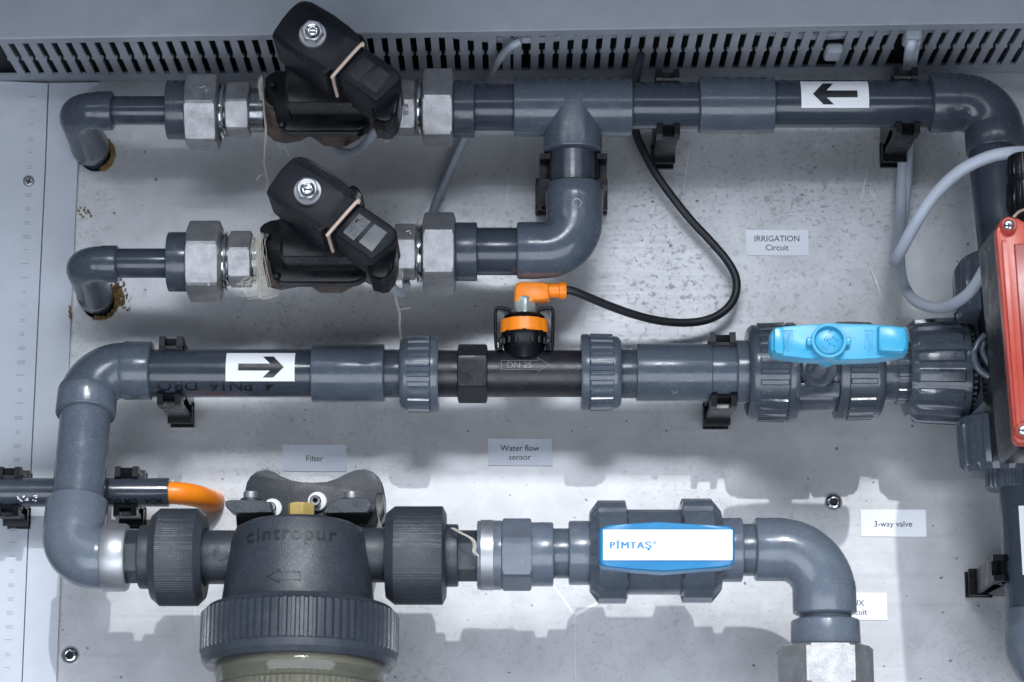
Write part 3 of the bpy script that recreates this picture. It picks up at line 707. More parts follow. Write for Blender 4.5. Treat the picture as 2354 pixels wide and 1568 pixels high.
single('sensor_cable', cable([(1290, 668, 62), (1312, 668, 61), (1345, 680, 56), (1400, 703, 45), (1460, 724, 35), (1520, 738, 27), (1580, 742, 22), (1630, 734, 20), (1668, 712, 19), (1690, 680, 18), (1692, 640, 17), (1672, 600, 16), (1635, 556, 15), (1590, 508, 14), (1545, 452, 15), (1505, 395, 16), (1478, 345, 16), (1462, 305, 14), (1456, 250, 14), (1462, 190, 26), (1466, 165, 42), (1470, 145, 62), (1474, 125, 70)], 2.75, 16, 8), M['cabb'],
       'black cable sweeping from the orange plug up to the duct', 'cable')

# union ball valve with light blue handle
def ribnut_big(xa, xb, y, h, r, nr, lip_right, label, rise=4, m='pvc2', grp=None, vcat='union nut'):
    return ribnut(xa, xb, y, h, r, nr, label, lip_right, rise)
bv = Thing('ball_valve', 'grey union ball valve with the light blue handle, third row right', 'ball valve', P(1880, 855, 0))
bv.part('union_nut', ribnut(1716, 1828, 856, H3, 115, 28, '', True, 4), M['pvc2'])
bv.part('valve_body', join(hl(856, H3, bev(1820, 1935, 92, 2), 72), prism(rnd(1829, 880, 1931, 912, 3), H3 + 27, H3 + 10, .5)), M['pvc2'])
bv.part('union_nut', ribnut(1919, 2024, 853, H3, 114, 28, '', False, 4), M['pvc2'])
bv.part('socket_end', hl(855, H3, bev(2018, 2062, 70, 1.5), 64), M['pvc2'])
bv.part('stem_boss', yl(1884, 848, [(H3, 41), (H3 + 36, 41), (H3 + 38, 38), (H3 + 39, 20)], 48, href=H3 + 36), M['pvc2'])
bv.part('stem', yl(1900, 806, [(96, 27), (144, 29)], 40, href=146), M['pvc2'])
bv.part('stem_tip', yl(1903, 806, [(128, 24), (134, 30), (146, 33)], 40, href=146), M['blue'])
def pz(z, pts): return [z(*p) for p in pts]
hd = bv.part('handle', prism(pz(Z4B, [(352, 175), (362, 125), (385, 100), (450, 86), (600, 74), (720, 66), (850, 58), (1000, 66), (1200, 70), (1330, 80), (1420, 92), (1440, 130), (1448, 200), (1444, 260), (1425, 305), (1330, 322), (1200, 342), (1000, 350), (850, 352), (600, 340), (450, 322), (380, 305), (355, 265)]), 156, 143, 1.6), M['blue'])
bv.part('grip_pad', prism(pz(Z4B, [(385, 100), (400, 92), (452, 88), (458, 100), (456, 300), (440, 308), (396, 296), (384, 270)]), 160, 155, 1.2), M['blue'], hd)
bv.part('grip_pad', prism(pz(Z4B, [(1205, 85), (1225, 76), (1330, 82), (1415, 96), (1430, 130), (1436, 200), (1428, 262), (1405, 290), (1230, 282), (1208, 270)]), 161, 155, 1.6), M['blue'], hd)
hx, hy = Z4B(815, 200)
bv.part('hub_ring', yl(hx, hy, [(155, 41), (161, 41), (162, 40), (162, 34), (161, 33), (156, 32)], 56, cap=False, href=161), M['blue'], hd)
bv.part('hub_face', yl(hx, hy, [(155, 33), (158.5, 32.5), (158.8, 31)], 48, href=158), M['blue'], hd)
for s in (-1, 1):
    bv.part('hub_tab', prism(rnd(hx + s * 45 - 6, hy - 8, hx + s * 45 + 6, hy + 10, 3), 161, 154, .8), M['blue'], hd)
M['bluedk'] = mat('blue_relief', (.030, .26, .50), .35)
for body_, bx, by, sz, rot in (('OPEN', 497, 190, 40, -80), ('CLOSE', 1130, 200, 40, 80)):
    V2, F = textvf(body_, sz); ca, sa = math.cos(R(rot)), math.sin(R(rot))
    bv.part('lettering', wrap2d(V2, F, lambda px, py: P(*Z4B(bx + px * ca + py * sa, by + px * sa - py * ca), 156.3)), M['bluedk'], hd, sm=None)
    for z_ in ([(bx - 35, 235), (bx - 5, 275), (bx + 28, 235)],):
        oV, oF = outline([(bx - 26, 120), (bx - 30, 250), (bx, 282), (bx + 28, 250), (bx + 28, 120)], 5)
        bv.part('arrow_mark', wrap2d(oV, oF, lambda px, py: P(*Z4B(px, py), 156.25)), M['bluedk'], hd, sm=None)
V2, F = outline([(770, 250), (780, 190), (815, 130), (835, 120), (800, 200), (850, 170), (880, 200), (860, 240), (820, 225), (800, 270)], 7)
bv.part('emblem', wrap2d(V2, F, lambda px, py: P(*Z4B(px, py), 159.1)), M['bluedk'], hd, sm=None)

# ---------- 3-way valve and its actuator
tw = Thing('three_way_valve', 'dark grey three-way valve body with lobed nuts at the right edge', '3-way valve', P(2300, 860, 0))
tw.part('serrated_collar', hl(855, H3, [(2056, 60), (2058, 71), (2106, 72), (2108, 60)], 28 * 8, lambda a, k, r: r + (3.0 if (a * 28 / (2 * math.pi)) % 1 < .5 else 0)), M['pvc2'])
def lobes(prof, nl, amp):
    def rf(th, k, r):
        a = (th * nl / (2 * math.pi)) % 1
        w = [0, .3, .6, 1, 1, .9, .6, 0, 0][min(k, 8)]
        s = max(0, 1 - abs(a - .5) * 5.0)            # narrow raised flutes that fade towards one end
        return r - amp * w * (1 - (1 - s) ** 0) + amp * w * (s ** .5)
    return rf
def lobed(A, d, L, r, nl=16, tt=TE, amp=8.0, mm='pvc2'):
    q = [(0, .70), (.02, .86), (.10, .91), (.16, .925), (.45, .95), (.84, .985), (.87, 1.0), (.97, 1.0), (1, .93)]
    ws = [0, 0, .3, 1, 1, .8, 0, 0, 0]
    def rf(th, k, rr):
        a = (th * nl / (2 * math.pi)) % 1
        return rr + amp * tt * ws[k] * (1 if a < .42 else (.45 if a < .52 else 0))
    return lathe(A, d, [(s * L, f * r) for s, f in q], nl * 12, rf)
tw.part('union_nut', lobed(P(2078, 853, H3), (1, 0, 0), 141 * TE, 120 * TE), M['pvc2'])
beads = []
for i in range(44):
    a = 2 * math.pi * i / 44
    c = P(2224, 853, H3) + Vector((0, -math.cos(a), math.sin(a))) * 104 * TE
    beads.append(lathe(c - Vector((.0016, 0, 0)), (1, 0, 0), [(0, .0005), (.0004, .0013), (.0026, .0013), (.003, .0006)], 8))
tw.part('bead_ring', join(*beads), M['pvc2'])
tw.part('inner_barrel', hl(853, H3, bev(2212, 2246, 98, 2)), M['black'])
ctr = P(2352, 853, 66)
tw.part('body_block', join(lathe(ctr + Vector((-.032, 0, 0)), (1, 0, 0), [(0, .020), (.004, .026), (.02, .0285), (.05, .0285)], 48), lathe(ctr + Vector((-.006, 0, .036)), (.0, 0, -1), [(0, .024), (.01, .029), (.06, .029), (.07, .024)], 48)), M['pvc2'])
ax = (P(2318, 690, 84) - P(2283, 345, H1 + 3)).normalized()
NT = P(2314, 690, 80)
tw.part('union_nut', lobed(NT - ax * .027, ax, .042, 118 * TE, amp=7), M['pvc2'])
tb = []
for i in range(40):
    a = 2 * math.pi * i / 40
    c = P(2310, 735, 78) + Vector((math.cos(a), math.sin(a), 0)) * 108 * TE
    tb.append(lathe(c, (0, 0, 1), [(0, .0005), (.0004, .0013), (.0026, .0013), (.003, .0006)], 8))
tw.part('bead_ring', join(*tb), M['black'])
tw.part('union_nut', lobed(P(2300, 1092, 78), (0, 0, 1), .036, 92 * TE, amp=6), M['pvc2'])
tw.part('tail_flange', vl(2320, 78, [(1058, 40), (1062, 62), (1072, 64), (1078, 58)], 56), M['pvc2'])
tw.part('serrated_collar', vl(2330, 78, [(1070, 50), (1074, 62), (1120, 63), (1126, 58)], 24 * 8, lambda a, k, r: r + (2.5 if (a * 24 / (2 * math.pi)) % 1 < .5 else 0)), M['pvc2'])
lv = [(2228, 812), (2236, 806), (2246, 790), (2262, 768), (2268, 772), (2262, 800), (2258, 812), (2270, 838), (2282, 852), (2276, 858), (2254, 838), (2246, 822)]
tw.part('lock_lever', sweep(spline([P(x, y, 112) for x, y in [(2226, 811), (2238, 809), (2250, 786), (2264, 770)]], 5), .0020, 10), M['pvc'])
tw.part('lock_lever', sweep(spline([P(x, y, 112) for x, y in [(2238, 809), (2243, 836), (2256, 854), (2274, 866)]], 5), .0022, 10), M['pvc'])
tw.part('lock_lever', sweep(spline([P(x, y, 110) for x, y in [(2262, 784), (2258, 806), (2268, 828), (2280, 846)]], 5), .0018, 10), M['pvc'])
tw.part('web', prism([(2224, 960), (2284, 900), (2292, 904), (2292, 960)], 92, 60, .6), M['pvc2'])

ac = Thing('valve_actuator', 'black actuator box with a red screwed lid at the right edge', 'actuator', P(2340, 760, 130))
house = [(2286, 528), (2296, 512), (2318, 502), (2560, 500), (2600, 1030), (2345, 1030), (2334, 1018)]
ac.part('housing', prism(house, 226, 176, 2), M['black'])
ac.part('foot', prism([(2300, 560), (2560, 540), (2590, 1010), (2335, 1000)], 176, 90, 1), M['black'])
lid = [(2290, 528), (2298, 512), (2318, 500), (2340, 500), (2352, 508), (2560, 506), (2600, 1022), (2366, 1022), (2340, 1020), (2331, 1008), (2331, 992)]
ld = ac.part('lid', prism(lid, 234, 226, 2.0), M['red'])
ac.part('lid_rib', prism([(2304, 552), (2314, 552), (2347, 985), (2338, 985)], 236.5, 233, 1), M['red'], ld)
ac.part('lid_face', prism([(2332, 560), (2560, 552), (2595, 985), (2364, 985)], 236, 233, 1), M['redt'], ld)
ac.part('screw_boss', yl(2319, 518, [(232, 21), (237, 19), (238, 16)], 40, href=236), M['red'], ld)
ac.part('screw_boss', yl(2352, 990, [(232, 21), (237, 19), (238, 16)], 40, href=236), M['red'], ld)
for sx, sy in ((2319, 518), (2352, 990)):
    sw_ = ac.part('lid_screw', yl(sx, sy, [(238, 13), (239.2, 12.6), (240.2, 9), (240.4, 5)], 32, href=238), M['chrome'], ld)
ac.part('screw_slot', join(prism([(2311, 519), (2312, 516), (2327, 519), (2326, 522)], 240.7, 240, 0), prism([(2318, 511), (2321, 511), (2320, 526), (2317, 526)], 240.72, 240, 0)), M['dark'], ld, sm=None)
ac.part('cable_gland', vl(2352, 175, [(356, 26), (362, 34), (400, 38), (420, 36), (424, 40), (480, 42), (500, 34), (520, 30)], 20 * 6, lambda a, k, r: r + (1.8 if (a * 20 / (2 * math.pi)) % 1 < .5 else 0)), M['black'])
ac.part('gland_seal', sweep(spline([P(x, y, 205) for x, y in [(2330, 500), (2342, 488), (2356, 482)]], 4), .0009, 8), M['gask'])

# right-hand lower run
pa, pb = P(2353, 1090, 80), P(2374, 1420, 76)
single('pipe', sweep([pa, pb], 60 * T(1200, 78), 56), M['pipe'], 'upright pipe at the lower right edge carrying a cut-off white sticker', 'pipe')
A, C, B = P(2377, 1398, 76), P(2386, 1560, 76), P(2540, 1575, 76)
single('elbow', elbow(A, C, Vector((B.x, C.y, C.z)), 72 * T(1450, 76), 84 * T(1450, 76)), M['pvc'], 'grey elbow cut off by the lower right corner', 'elbow')
cc = P(2362, 1310, 78)
clip(2362, 1310, 78, 60, 'pipe clip on the upright pipe at the lower right edge', upright=90, w=.0165)
stv = []
ap = (pb - pa).normalized(); r_ = 60 * T(1200, 78) + .0004
for i in range(9):
    a = R(-27 + i * 12)
    for q in (P(2362, 1172, 78), P(2368, 1328, 78)):
        f = (pa.z - q.z) / (pa.z - pb.z); c = pa + (pb - pa) * f
        stv.append(c + Vector((math.sin(a) * r_, -math.cos(a) * r_, 0)))
single('sticker', (stv, [(2 * i, 2 * i + 1, 2 * i + 3, 2 * i + 2)[::-1] for i in range(8)]), M['white'], 'blank part of a white sticker on the pipe at the lower right edge', 'sticker')

# ---------- row 4
H4 = 100
T4 = T(1283, H4)
A5 = C5 - dleg * (138 * TE); B5 = P(242, 1283, H4)
single('elbow', elbow(A5, C5, B5, 72.5 * T4, 60 * T4), M['pvcsun'], 'large grey elbow at the lower left turning into the filter line', 'elbow')
single('metal_ring', hl(1282, H4, [(238, 76), (241, 78), (288, 78), (294, 74), (294, 60), (280, 56)], 72, cap=False), M['silver'], 'wide satin metal ring left of the filter', 'ring')
def knurled(xa, xb, y, r, c1, c2):
    prof = [(xa, r * .70), (xa, r * .86), (xa + c1, r), (xa + c1 + 1, r), (xb - c2 - 1, r), (xb - c2, r), (xb, r * .86), (xb, r * .62), (xb - 14, r * .58)]
    n = 150 * 3
    return hl(y, H4, prof, n, lambda a, k, rr: rr + (-.9 if k in (3, 4) and (a * 150 / (2 * math.pi)) % 1 < .34 else 0), cap=False)
fl_ = Thing('water_filter', 'black cintropur water filter head with ribbed ring and clear bowl', 'water filter', P(690, 1500, 0))
fl_.part('hexagon_neck', hexh(276, 326, 1280, H4, 62, 22, 1), M['filt'], sm=25)
fl_.part('flange', hl(1281, H4, bev(322, 356, 73, 3)), M['filt'])
fl_.part('union_nut', knurled(351, 472, 1281, 112, 18, 16), M['filt'], sm=30)
nk = fl_.part('neck', hl(1281, H4, bev(462, 560, 62, 1)), M['filt'])
fl_.part('round_mark', yl(507, 1271, [(H4 + 14, 17), (H4 + 17.2, 17), (H4 + 17.4, 15)], 36, href=H4 + 17), M['filt'], nk)
FT = 5.0
hp = [(1208, 10), (1209, 100), (1212, 128), (1222, 147), (1250, 156), (1300, 163), (1425, 178)]
hh = fl_.part('head', vl(690, 106, hp, 96, tilt=FT), M['filt'])
FR0 = P(690, 1409, 106)
def ribring(th, k, r):
    a = (th * 74 / (2 * math.pi)) % 1
    return r + (0 if a < .50 else -9.0) if k in (3, 4) else r
fl_.part('ribbed_ring', vl(691, 110, [(1396, 186), (1403, 212), (1414, 222), (1417, 227), (1504, 227), (1507, 224), (1524, 223), (1536, 214), (1538, 190)], 74 * 8, ribring, tilt=FT), M['filtr'], sm=30)
fl_.part('bowl', vl(692, 114, [(1520, 180), (1532, 192), (1540, 198), (1556, 198), (1560, 195), (1580, 194), (1584, 190), (1900, 184)], 96, tilt=FT), M['bowl'])
M['screen'] = mat('murky_screen', (.13, .13, .095), .4, var=.4, nscale=25)
fl_.part('inner_seal', vl(692, 114, [(1528, 150), (1530, 186), (1550, 187), (1552, 178)], 72, tilt=FT), M['screen'])
fl_.part('screen', vl(692, 114, [(1552, 120), (1900, 120)], 60 * 4, lambda a, k, r: r + (2 if (a * 60 / 6.2832) % 1 < .4 else 0), tilt=FT), M['screen'])
# cast lettering and arrow on the head
def on_head(px, py):                                # px from the axis, py = picture row (axis plane)
    A = P(690, 1208, 106); t = T(1208, 106)
    s = (A.z - P(690, py, 106).z)
    r = 150; 
    for (y0, r0), (y1, r1) in zip(hp, hp[1:]):
        if y0 <= py <= y1: r = r0 + (r1 - r0) * (py - y0) / (y1 - y0)
    a = math.asin(max(-.99, min(.99, px / r))); rr = r * t + .0006
    d = Vector((0, -math.sin(R(FT)), -math.cos(R(FT)))); e = Vector((0, -math.cos(R(FT)), math.sin(R(FT))))
    return A + d * s + e * (math.cos(a) * rr) + Vector((1, 0, 0)) * math.sin(a) * rr
V2, F = textvf('cintropur', 46, 1.14)
M['castshade'] = mat('shaded_filter_lettering', (.009, .011, .015), .5)  # darker than the head plastic: shade of the raised letters put into the colour
fl_.part('lettering', wrap2d(V2, F, lambda px, py: on_head(px * 1.0 - 8, 1262 - py)), M['castshade'], hh, sm=None)
oV, oF = outline([(-55, 0), (-28, 15), (-28, 9), (18, 9), (18, -9), (-28, -9), (-28, -15)], 2.2)
fl_.part('arrow_mark', wrap2d(oV, oF, lambda px, py: on_head(px, 1362 - py)), M['castshade'], hh, sm=None)
fl_.part('neck', hl(1276, H4, bev(815, 892, 63, 1)), M['filt'])
fl_.part('union_nut', knurled(888, 1026, 1277, 113, 20, 8), M['filt'], sm=30)
fl_.part('flange', hl(1277, H4, bev(1022, 1054, 72, 3)), M['filt'])
fl_.part('hexagon_neck', hexh(1050, 1100, 1278, H4, 60, 22, 1), M['filt'], sm=25)
vp = fl_.part('vent_plug', vl(692, 104, [(1158, 26), (1160, 30), (1163, 31), (1196, 31), (1200, 29)], 72, hexrf(32, 15, [27, 30, 40, 40, 30])), M['brass'], sm=25)
fl_.part('seal_ring', vl(692, 104, [(1196, 24), (1198, 30), (1208, 30), (1212, 26)], 48), M['black'])

br = Thing('filter_bracket', 'black wall bracket with two rounded shoulders behind the filter', 'bracket', P(720, 1200, 0))
bp_ = pz(ZF, [(357, 560), (357, 170), (372, 100), (400, 52), (445, 20), (520, 5), (570, 20), (620, 52), (700, 84), (780, 98), (870, 101), (960, 95), (1040, 70), (1110, 32), (1180, 6), (1240, 2), (1300, 22), (1345, 62), (1370, 110), (1385, 190), (1392, 560)])
br.part('wall_plate', prism(bp_, 20, 2, .8), M['filt'])
for pts, leg in (([(212, 236), (250, 228), (330, 226), (500, 232), (548, 246), (566, 320), (284, 326), (256, 316), (214, 270)], [(290, 330), (560, 326), (590, 450), (300, 450)]),
                 ([(930, 325), (945, 290), (990, 248), (1050, 222), (1100, 214), (1240, 214), (1275, 222), (1302, 262), (1262, 322), (950, 326)], [(950, 330), (1265, 326), (1325, 300), (1342, 380), (1322, 440), (1260, 450), (960, 450)])):
    br.part('arm', prism(pz(ZF, pts), 96, 84, 1.2), M['filtr'], sm=None)
    br.part('pillar', prism(pz(ZF, leg), 84, 20, .8), M['black'], sm=None)
br.part('gusset', prism(pz(ZF, [(1330, 175), (1372, 175), (1386, 330), (1340, 430), (1310, 300)]), 40, 18, 1), M['black'])
for bx, lab in ((577, 'left'), (808, 'right')):
    b_ = br.part('bolt', vl(bx, 84, [(1130, 14), (1132, 17), (1149, 17.5), (1152, 17)], 40), M['silver'])
    br.part('washer', vl(bx, 84, [(1147, 24), (1151, 25), (1156, 25)], 40), M['filt'], b_)
for x, y, lab in ((*ZF(890, 238), 'r'), (*ZF(560, 288), 'l')):
    b_ = br.part('washer', yl(x, y, [(21, 22), (23, 22), (23.5, 20)], 40, href=23), M['white'])
    br.part('screw', yl(x - 4, y - 1, [(23, 13), (29, 13), (30, 11), (30, 6), (26, 5.5)], 6 * 6, href=28, cap=False), M['chrome'], b_)
    br.part('screw_recess', yl(x - 4, y - 1, [(25, 6), (26.5, 6)], 6, href=28), M['dark'], b_)

# fittings right of the filter
ad = Thing('hexagon_adapter', 'grey hexagon adapter with a pale tape ring right of the filter', 'adapter', P(1180, 1300, 0))
ad.part('tape_ring', hl(1276, H4, [(1096, 70), (1098, 79), (1106, 80)], 64), M['pvcsun'])
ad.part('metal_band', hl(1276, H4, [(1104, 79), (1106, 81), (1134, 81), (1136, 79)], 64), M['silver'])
ad.part('sleeve', hl(1276, H4, [(1134, 79), (1136, 80), (1152, 80), (1154, 77)], 64), M['pvcsun'])
ad.part('hexagon', hexh(1152, 1224, 1275, H4, 84, 27 + math.degrees(phi(1275)), 3), M['pvcsun'], sm=25)
ad.part('collar', hl(1274, H4, bev(1220, 1272, 74, 3)), M['pvcsun'])
pipe(1268, 1312, 1272, H4, 58, 'short pipe between the hexagon adapter and the fourth row valve', 'pvc')
bw = Thing('ball_valve', 'grey union ball valve with the deep blue handle and white label', 'ball valve', P(1505, 1300, 0))
bw.part('socket_end', hl(1271, H4, bev(1307, 1360, 74, 3)), M['pvcsun'])
def lobenut(xa, xb, y, r, left):
    w = xb - xa; f = (lambda q: xa + q * w) if left else (lambda q: xb - q * w)
    prof = [(f(0), r * .72), (f(.01), r * .78), (f(.24), r * .93), (f(.27), r * .93), (f(.30), r * .93), (f(.93), r * .93), (f(.95), r * .93), (f(1), r * .90)]
    pr2 = prof if left else prof[::-1]
    idx = [i for i, (x, q) in enumerate(pr2) if .2 < (x - f(0)) / (f(1) - f(0)) < .96]
    return hl(y, H4, pr2, 12 * 12, lambda a, k, rr: rr + (r * .075 if k in idx and (a * 12 / (2 * math.pi) + .35) % 1 < .55 else 0))
bw.part('union_nut', lobenut(1354, 1441, 1269, 118, True), M['pvc'], sm=30)
bw.part('valve_body', hl(1269, H4, bev(1436, 1570, 98, 3)), M['pvc'])
bw.part('union_nut', lobenut(1563, 1657, 1266, 119, False), M['pvc'], sm=30)
bw.part('socket_end', hl(1264, H4, bev(1650, 1705, 74, 3)), M['pvcsun'])
bw.part('stem', yl(1532, 1256, [(H4, 30), (158, 30)], 36, href=150), M['blued'])
hd = bw.part('handle', prism(pz(Z7B, [(1028, 380), (1040, 352), (1100, 326), (1300, 312), (1500, 300), (1780, 318), (2055, 335), (2092, 352), (2100, 380), (2097, 620), (2080, 645), (1990, 665), (1760, 682), (1530, 698), (1280, 680), (1065, 655), (1035, 630), (1027, 600)]), 168, 152, 2.0), M['blued'])
lb = bw.part('handle_label', prism(pz(Z7B, rnd(1058, 366, 2080, 606, 8)), 169, 167.6, .2), M['white'], hd, sm=None)
V2, F = textvf('PİMTAŞ', 82, 1.12, 0)
xs_ = max(abs(v[0]) for v in V2); k_ = 162 / xs_
bw.part('lettering', join(*[wrap2d([(x * k_ + dd, y * .95) for x, y in V2], F, lambda px, py: P(*Z7B(1275 + px, 492 - py), 169.3 + .02 * dd)) for dd in (-4, -2, 0, 2, 4)]), M['inkb'], hd, sm=None)
V2, F = textvf('®', 40)
bw.part('lettering', wrap2d(V2, F, lambda px, py: P(*Z7B(1465 + px, 470 - py), 169.3)), M['inkb'], hd, sm=None)
pipe(1700, 1742, 1264, H4, 60, 'short pipe between the fourth row valve and the right elbow', 'pvc')
A, C, B = P(1734, 1263, H4), P(1892, 1263, H4), P(1893, 1412, H4)
B = Vector((C.x, C.y, B.z))
single('elbow', elbow(A, C, B, 71.5 * T4, 100 * T4, 1.5 * T4, .018), M['pvcsun'], 'wide grey elbow turning the fourth row down beside the AUX label', 'elbow')
td = Thing('pipe_union', 'steel hexagon union with grey collar hanging below the lower right elbow', 'pipe union', P(1897, 1560, 60))
def vlx(prof, **k): return vl(CX + C.x / T(1440, H4), H4, prof, **k)
td.part('pipe_end', vlx([(1405, 60), (1432, 61)]), M['pvc'])
td.part('collar', vlx([(1424, 74), (1427, 78), (1430, 79), (1482, 80), (1484, 77)]), M['pvcsun'])
td.part('hexagon', vlx([(1484, 88), (1487, 100), (1492, 104), (1572, 104), (1578, 100), (1584, 88)], n=72, rf=hexrf(110, 30, [88, 102, 120, 120, 102, 88])), M['hexs'], sm=25)
td.part('thread', vlx([(1580, 74), (1600, 76), (1700, 76)]), M['silver'])

# ---------- conduit with orange hose, lower left
single('conduit', join(hl(1132, 38, [(-40, 31), (-38, 33), (386, 33), (390, 32), (390, 26), (340, 25)], 56, cap=False)), M['pipe'], 'thin grey conduit behind the inclined pipe with upside-down print', 'conduit')
single('orange_hose', sweep(spline([P(340, 1133, 38), P(384, 1133, 38), P(420, 1135, 36), P(455, 1141, 28), (P(482, 1150, 14)), P(491, 1151, 2), P(491, 1150, -16)], 8), [.0072 - .00000 * i for i in range(49)], 36), M['orange'], 'orange hose leaving the grey conduit and entering the panel', 'hose')
clip(292, 1132, 38, 33, 'pipe clip on the conduit just right of the inclined pipe')
clip(22, 1133, 38, 33, 'pipe clip on the conduit at the left edge of the picture')
fnc = on_pipe(1132, 38, 33)
V2, F = textvf('MDA   OM OIZ', 19)
single('pipe_print', wrap2d([(-x + 315, -y - 19) for x, y in V2], F, fnc, range(-33, 0, 2)), M['inkp'], 'small dark upside-down print on the grey conduit', 'print', sm=None)
random.seed(4)
bl = []
for i in range(16):
    x, y = random.uniform(44, 92), random.uniform(-22, -6); w = random.uniform(1.5, 5)
    bl.append(([(x, y), (x + w, y + 1), (x + w * .8, y + random.uniform(2, 5)), (x - 1, y + 2.5)], [(0, 1, 2, 3)]))
bv2, bf2 = [], []
for v, f in bl:
    n = len(bv2); bv2 += v; bf2 += [tuple(i + n for i in q) for q in f]
single('paint_scrape', wrap2d(bv2, bf2, fnc), M['paper'], 'white scrape marks on the conduit left of the inclined pipe', 'scrape', sm=None)

# ---------- cables
single('signal_cable', cable([(1196, 96, 84), (1176, 106, 82), (1158, 122, 66), (1140, 150, 42), (1126, 178, 26), (1108, 220, 14), (1085, 280, 10), (1062, 330, 9), (1040, 378, 9), (1022, 420, 9), (1004, 460, 12), (992, 500, 18), (990, 560, 20), (1000, 640, 12)], 2.6), M['cabg'],
       'grey cable slanting from the duct down behind the right steel unions', 'cable')
single('signal_cable', cable([(2098, 80, 86), (2094, 105, 84), (2090, 130, 60), (2088, 160, 24), (2088, 230, 10), (2088, 320, 8), (2086, 400, 8), (2080, 470, 9), (2072, 540, 12), (2068, 600, 20), (2076, 650, 40), (2100, 688, 62), (2140, 706, 82), (2180, 704, 100), (2225, 676, 125), (2258, 630, 150), (2284, 576, 172), (2304, 540, 180)], 3.6, 18), M['cabl'],
       'light grey cable dropping from the duct and looping up to the actuator', 'cable')
single('signal_cable', cable([(2104, 92, 84), (2098, 125, 60), (2094, 160, 24), (2092, 240, 9), (2080, 330, 9), (2074, 420, 9), (2070, 500, 14), (2062, 560, 36), (2056, 596, 66), (2060, 596, 84), (2074, 570, 98), (2108, 508, 118), (2150, 447, 132), (2205, 395, 146), (2260, 366, 156), (2310, 353, 164), (2380, 350, 172), (2450, 352, 175)], 3.9, 18), M['cabl'],
       'light grey cable bent sharply and arching across to the right edge', 'cable')
single('signal_cable', cable([(880, 290, 128), (862, 304, 124), (848, 320, 112), (834, 337, 92), (812, 350, 70), (790, 350, 50), (772, 340, 34), (770, 322, 24), (790, 305, 20)], 2.7), M['cabg'],
       'grey cable curling back from the plug of the upper solenoid valve', 'cable')
single('signal_cable', cable([(896, 640, 132), (900, 655, 124), (910, 668, 108), (924, 674, 90), (934, 664, 66), (932, 640, 44), (920, 610, 30)], 2.7), M['cabg'],
       'grey cable curling back from the plug of the lower solenoid valve', 'cable')

# ---------- arrow stickers, print and labels
def sticker(x0, x1, y, h, r, v0, v1, right, label):
    fn = on_pipe(y, h, r, .00035); fn2 = on_pipe(y, h, r, .0006); cuts = range(-54, 56, 4)
    t = Thing('arrow_sticker', label, 'sticker', P((x0 + x1) / 2, y, h), 'arrow stickers on the pipes')
    t.part('backing', wrap2d([(x0, v0), (x1, v0), (x1, v1), (x0, v1)], [(0, 1, 2, 3)], fn, cuts), M['white'])
    w = x1 - x0; c = (x0 + x1) / 2 + (2 if right else 0); m = (v0 + v1) / 2 - (0 if right else -1); s = 1 if right else -1
    hx_ = c + s * w * .33; V2 = []; F2 = []
    def q(*p): k = len(V2); V2.extend(p); F2.append(tuple(range(k, k + len(p))))
    q((c - s * w * .33, m - 7.5), (hx_ - s * 20, m - 7.5), (hx_ - s * 20, m + 7.5), (c - s * w * .33, m + 7.5))
    q((hx_ - s * 20, m - 7.5), (hx_ - s * 8, m - 7.5), (hx_, m), (hx_ - s * 8, m + 7.5), (hx_ - s * 20, m + 7.5))
    for g in (1, -1):
        q((hx_, m), (hx_ - s * 8, m + g * 7.5), (hx_ - s * 34, m + g * 7.5 + g * 0), (hx_ - s * 46, m + g * 23), (hx_ - s * 24, m + g * 23)) if False else q((hx_, m), (hx_ - s * 24, m + g * 23), (hx_ - s * 48, m + g * 23), (hx_ - s * 31, m + g * 7.4), (hx_ - s * 8, m + g * 7.4))
    t.part('arrow', wrap2d(V2, F2, fn2, cuts), M['ink'])
sticker(525, 682, 858, H3, 55.5, -18, 45, True, 'white sticker with a black arrow pointing right on the third row pipe')
sticker(1836, 1990, 239, H1, 54.5, -9, 50, False, 'white sticker with a black arrow pointing left on the top row pipe')
fnp = on_pipe(858, H3, 55.5)
V2, F = textvf('4  PN16  DRO', 38)
mx = max(v[0] for v in V2)
single('pipe_print', wrap2d([(-x * 132 / mx + 500, -y * .80 - 27.5) for x, y in V2], F, fnp, range(-54, 0, 2)), M['inkp'], 'dark upside-down PN16 print on the third row pipe', 'print', sm=None)

def wall_label(x0, y0, x1, y1, lines, label, m='paper', h=.7, dy=0, cx=None, size=19):
    t = Thing('wall_label', label, 'label', P((x0 + x1) / 2, y1, 0), 'printed labels on the steel panel')
    t.part('card', prism([(x0, y0), (x1, y0 + (x1 - x0) * .004), (x1 + 2, y1 + 1), (x0 + 2, y1)], h, .05, 0), M[m], sm=None)
    for i, s in enumerate(lines):
        V2, F = textvf(s, size)
        cy = (y0 + y1) / 2 + (i - (len(lines) - 1) / 2) * 20.5 + dy; cx_ = cx or (x0 + x1) / 2 + 1
        t.part('lettering', wrap2d(V2, F, lambda px, py: P(cx_ + px, cy - py, h + .1)), M['ink'], sm=None)
wall_label(1714, 528, 1858, 587, ['IRRIGATION', 'Circuit'], 'pale label reading IRRIGATION Circuit on the upper right panel', cx=1786, dy=2)
wall_label(1121, 1008, 1268, 1070, ['Water flow', 'sensor'], 'greyish label reading Water flow sensor below the sensor', 'film', cx=1195, dy=2)
wall_label(649, 1022, 796, 1083, ['Filter'], 'greyish label reading Filter above the filter bracket', 'film', cx=723, dy=2)
wall_label(1978, 1171, 2128, 1233, ['3-way valve'], 'pale label reading 3-way valve at the lower right', cx=2053, dy=3)
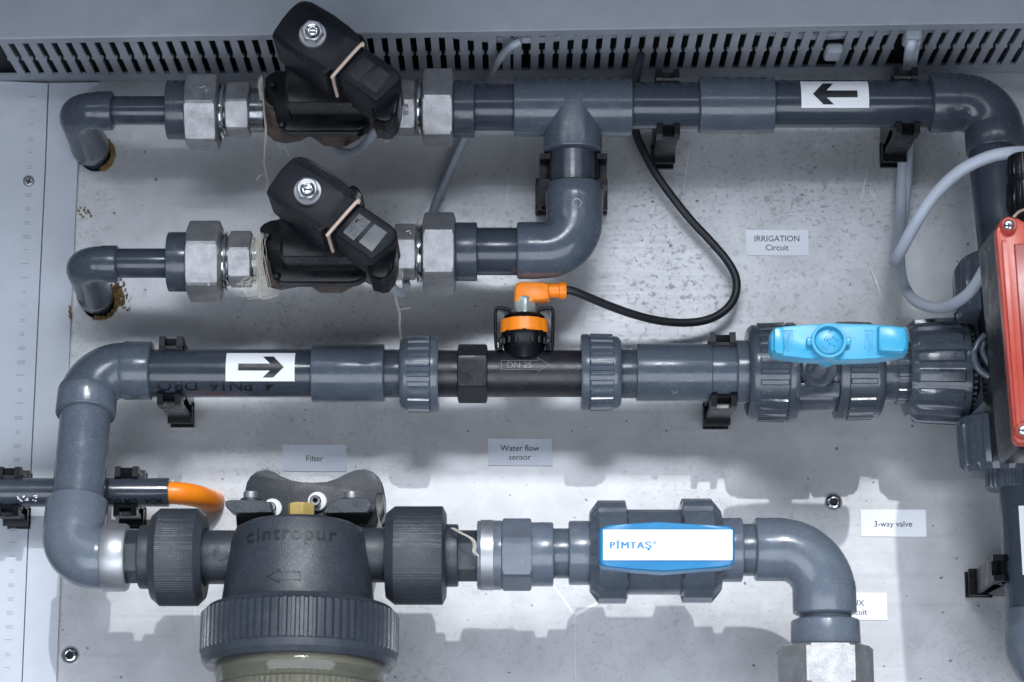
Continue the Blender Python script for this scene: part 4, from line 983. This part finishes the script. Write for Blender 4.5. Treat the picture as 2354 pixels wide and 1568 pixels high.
wall_label(1890, 1362, 2038, 1424, ['AUX', 'Circuit'], 'pale label reading AUX Circuit partly hidden by the lower right elbow', cx=1967, dy=4)

# ---------- hemp sealing fibre
def fibres(label, strands, r=.00011):
    random.seed(len(label)); parts = []
    for pts, n, jit in strands:
        for i in range(int(n * 1.5)):
            q = []
            j0 = [random.gauss(0, jit * 1.3) for _ in range(2)]
            for k, (x, y, h) in enumerate(pts):
                q.append(P(x + j0[0] + random.gauss(0, jit * .6), y + j0[1] * .4 + random.gauss(0, jit * .6), h + random.uniform(-2, 2)))
            parts.append(sweep(spline(q, 5), r * random.uniform(.6, 1.3), 4, False))
    single('hemp_fibre', join(*parts), M['hemp'], label, 'hemp fibre')
fibres('pale hemp strand hanging from the left side of the upper solenoid valve', [([(600, 175, 112), (604, 210, 114), (607, 260, 114), (611, 300, 112), (608, 350, 96), (608, 380, 80), (614, 410, 70), (613, 440, 60)], 9, 1.1), ([(600, 180, 118), (598, 200, 118), (603, 230, 118)], 12, 1.8), ([(613, 400, 70), (598, 402, 68), (590, 415, 64)], 2, 1)])
fibres('tangled pale hemp at the left side of the lower solenoid valve', [([(596, 540, 116), (592, 580, 118), (597, 620, 117), (603, 655, 114), (606, 672, 110)], 40, 5), ([(604, 650, 112), (580, 640, 112), (562, 655, 110), (572, 680, 108), (600, 672, 110)], 7, 5), ([(606, 660, 110), (596, 684, 108), (620, 682, 106), (636, 676, 104)], 5, 2.5), ([(590, 655, 112), (560, 652, 110), (542, 653, 108)], 3, 2)])
fibres('thin pale hemp strand hanging below the plug of the lower solenoid valve', [([(904, 615, 130), (906, 650, 110), (910, 690, 80), (918, 720, 60), (918, 750, 50), (921, 778, 44)], 8, 1.3), ([(916, 714, 60), (930, 710, 58), (944, 708, 56)], 2, 1), ([(904, 615, 116), (918, 616, 116), (920, 635, 112), (912, 648, 110)], 6, 3)])
fibres('pale hemp tuft beside the outlet of the upper plug', [([(902, 285, 112), (896, 300, 110), (888, 312, 106), (890, 325, 98)], 22, 4)])
fibres('white hemp thread sticking out of the tape ring right of the filter', [([(1040, 1214, 122), (1062, 1226, 126), (1086, 1240, 128), (1092, 1256, 128), (1090, 1268, 128), (1098, 1278, 126)], 9, 1.6)])
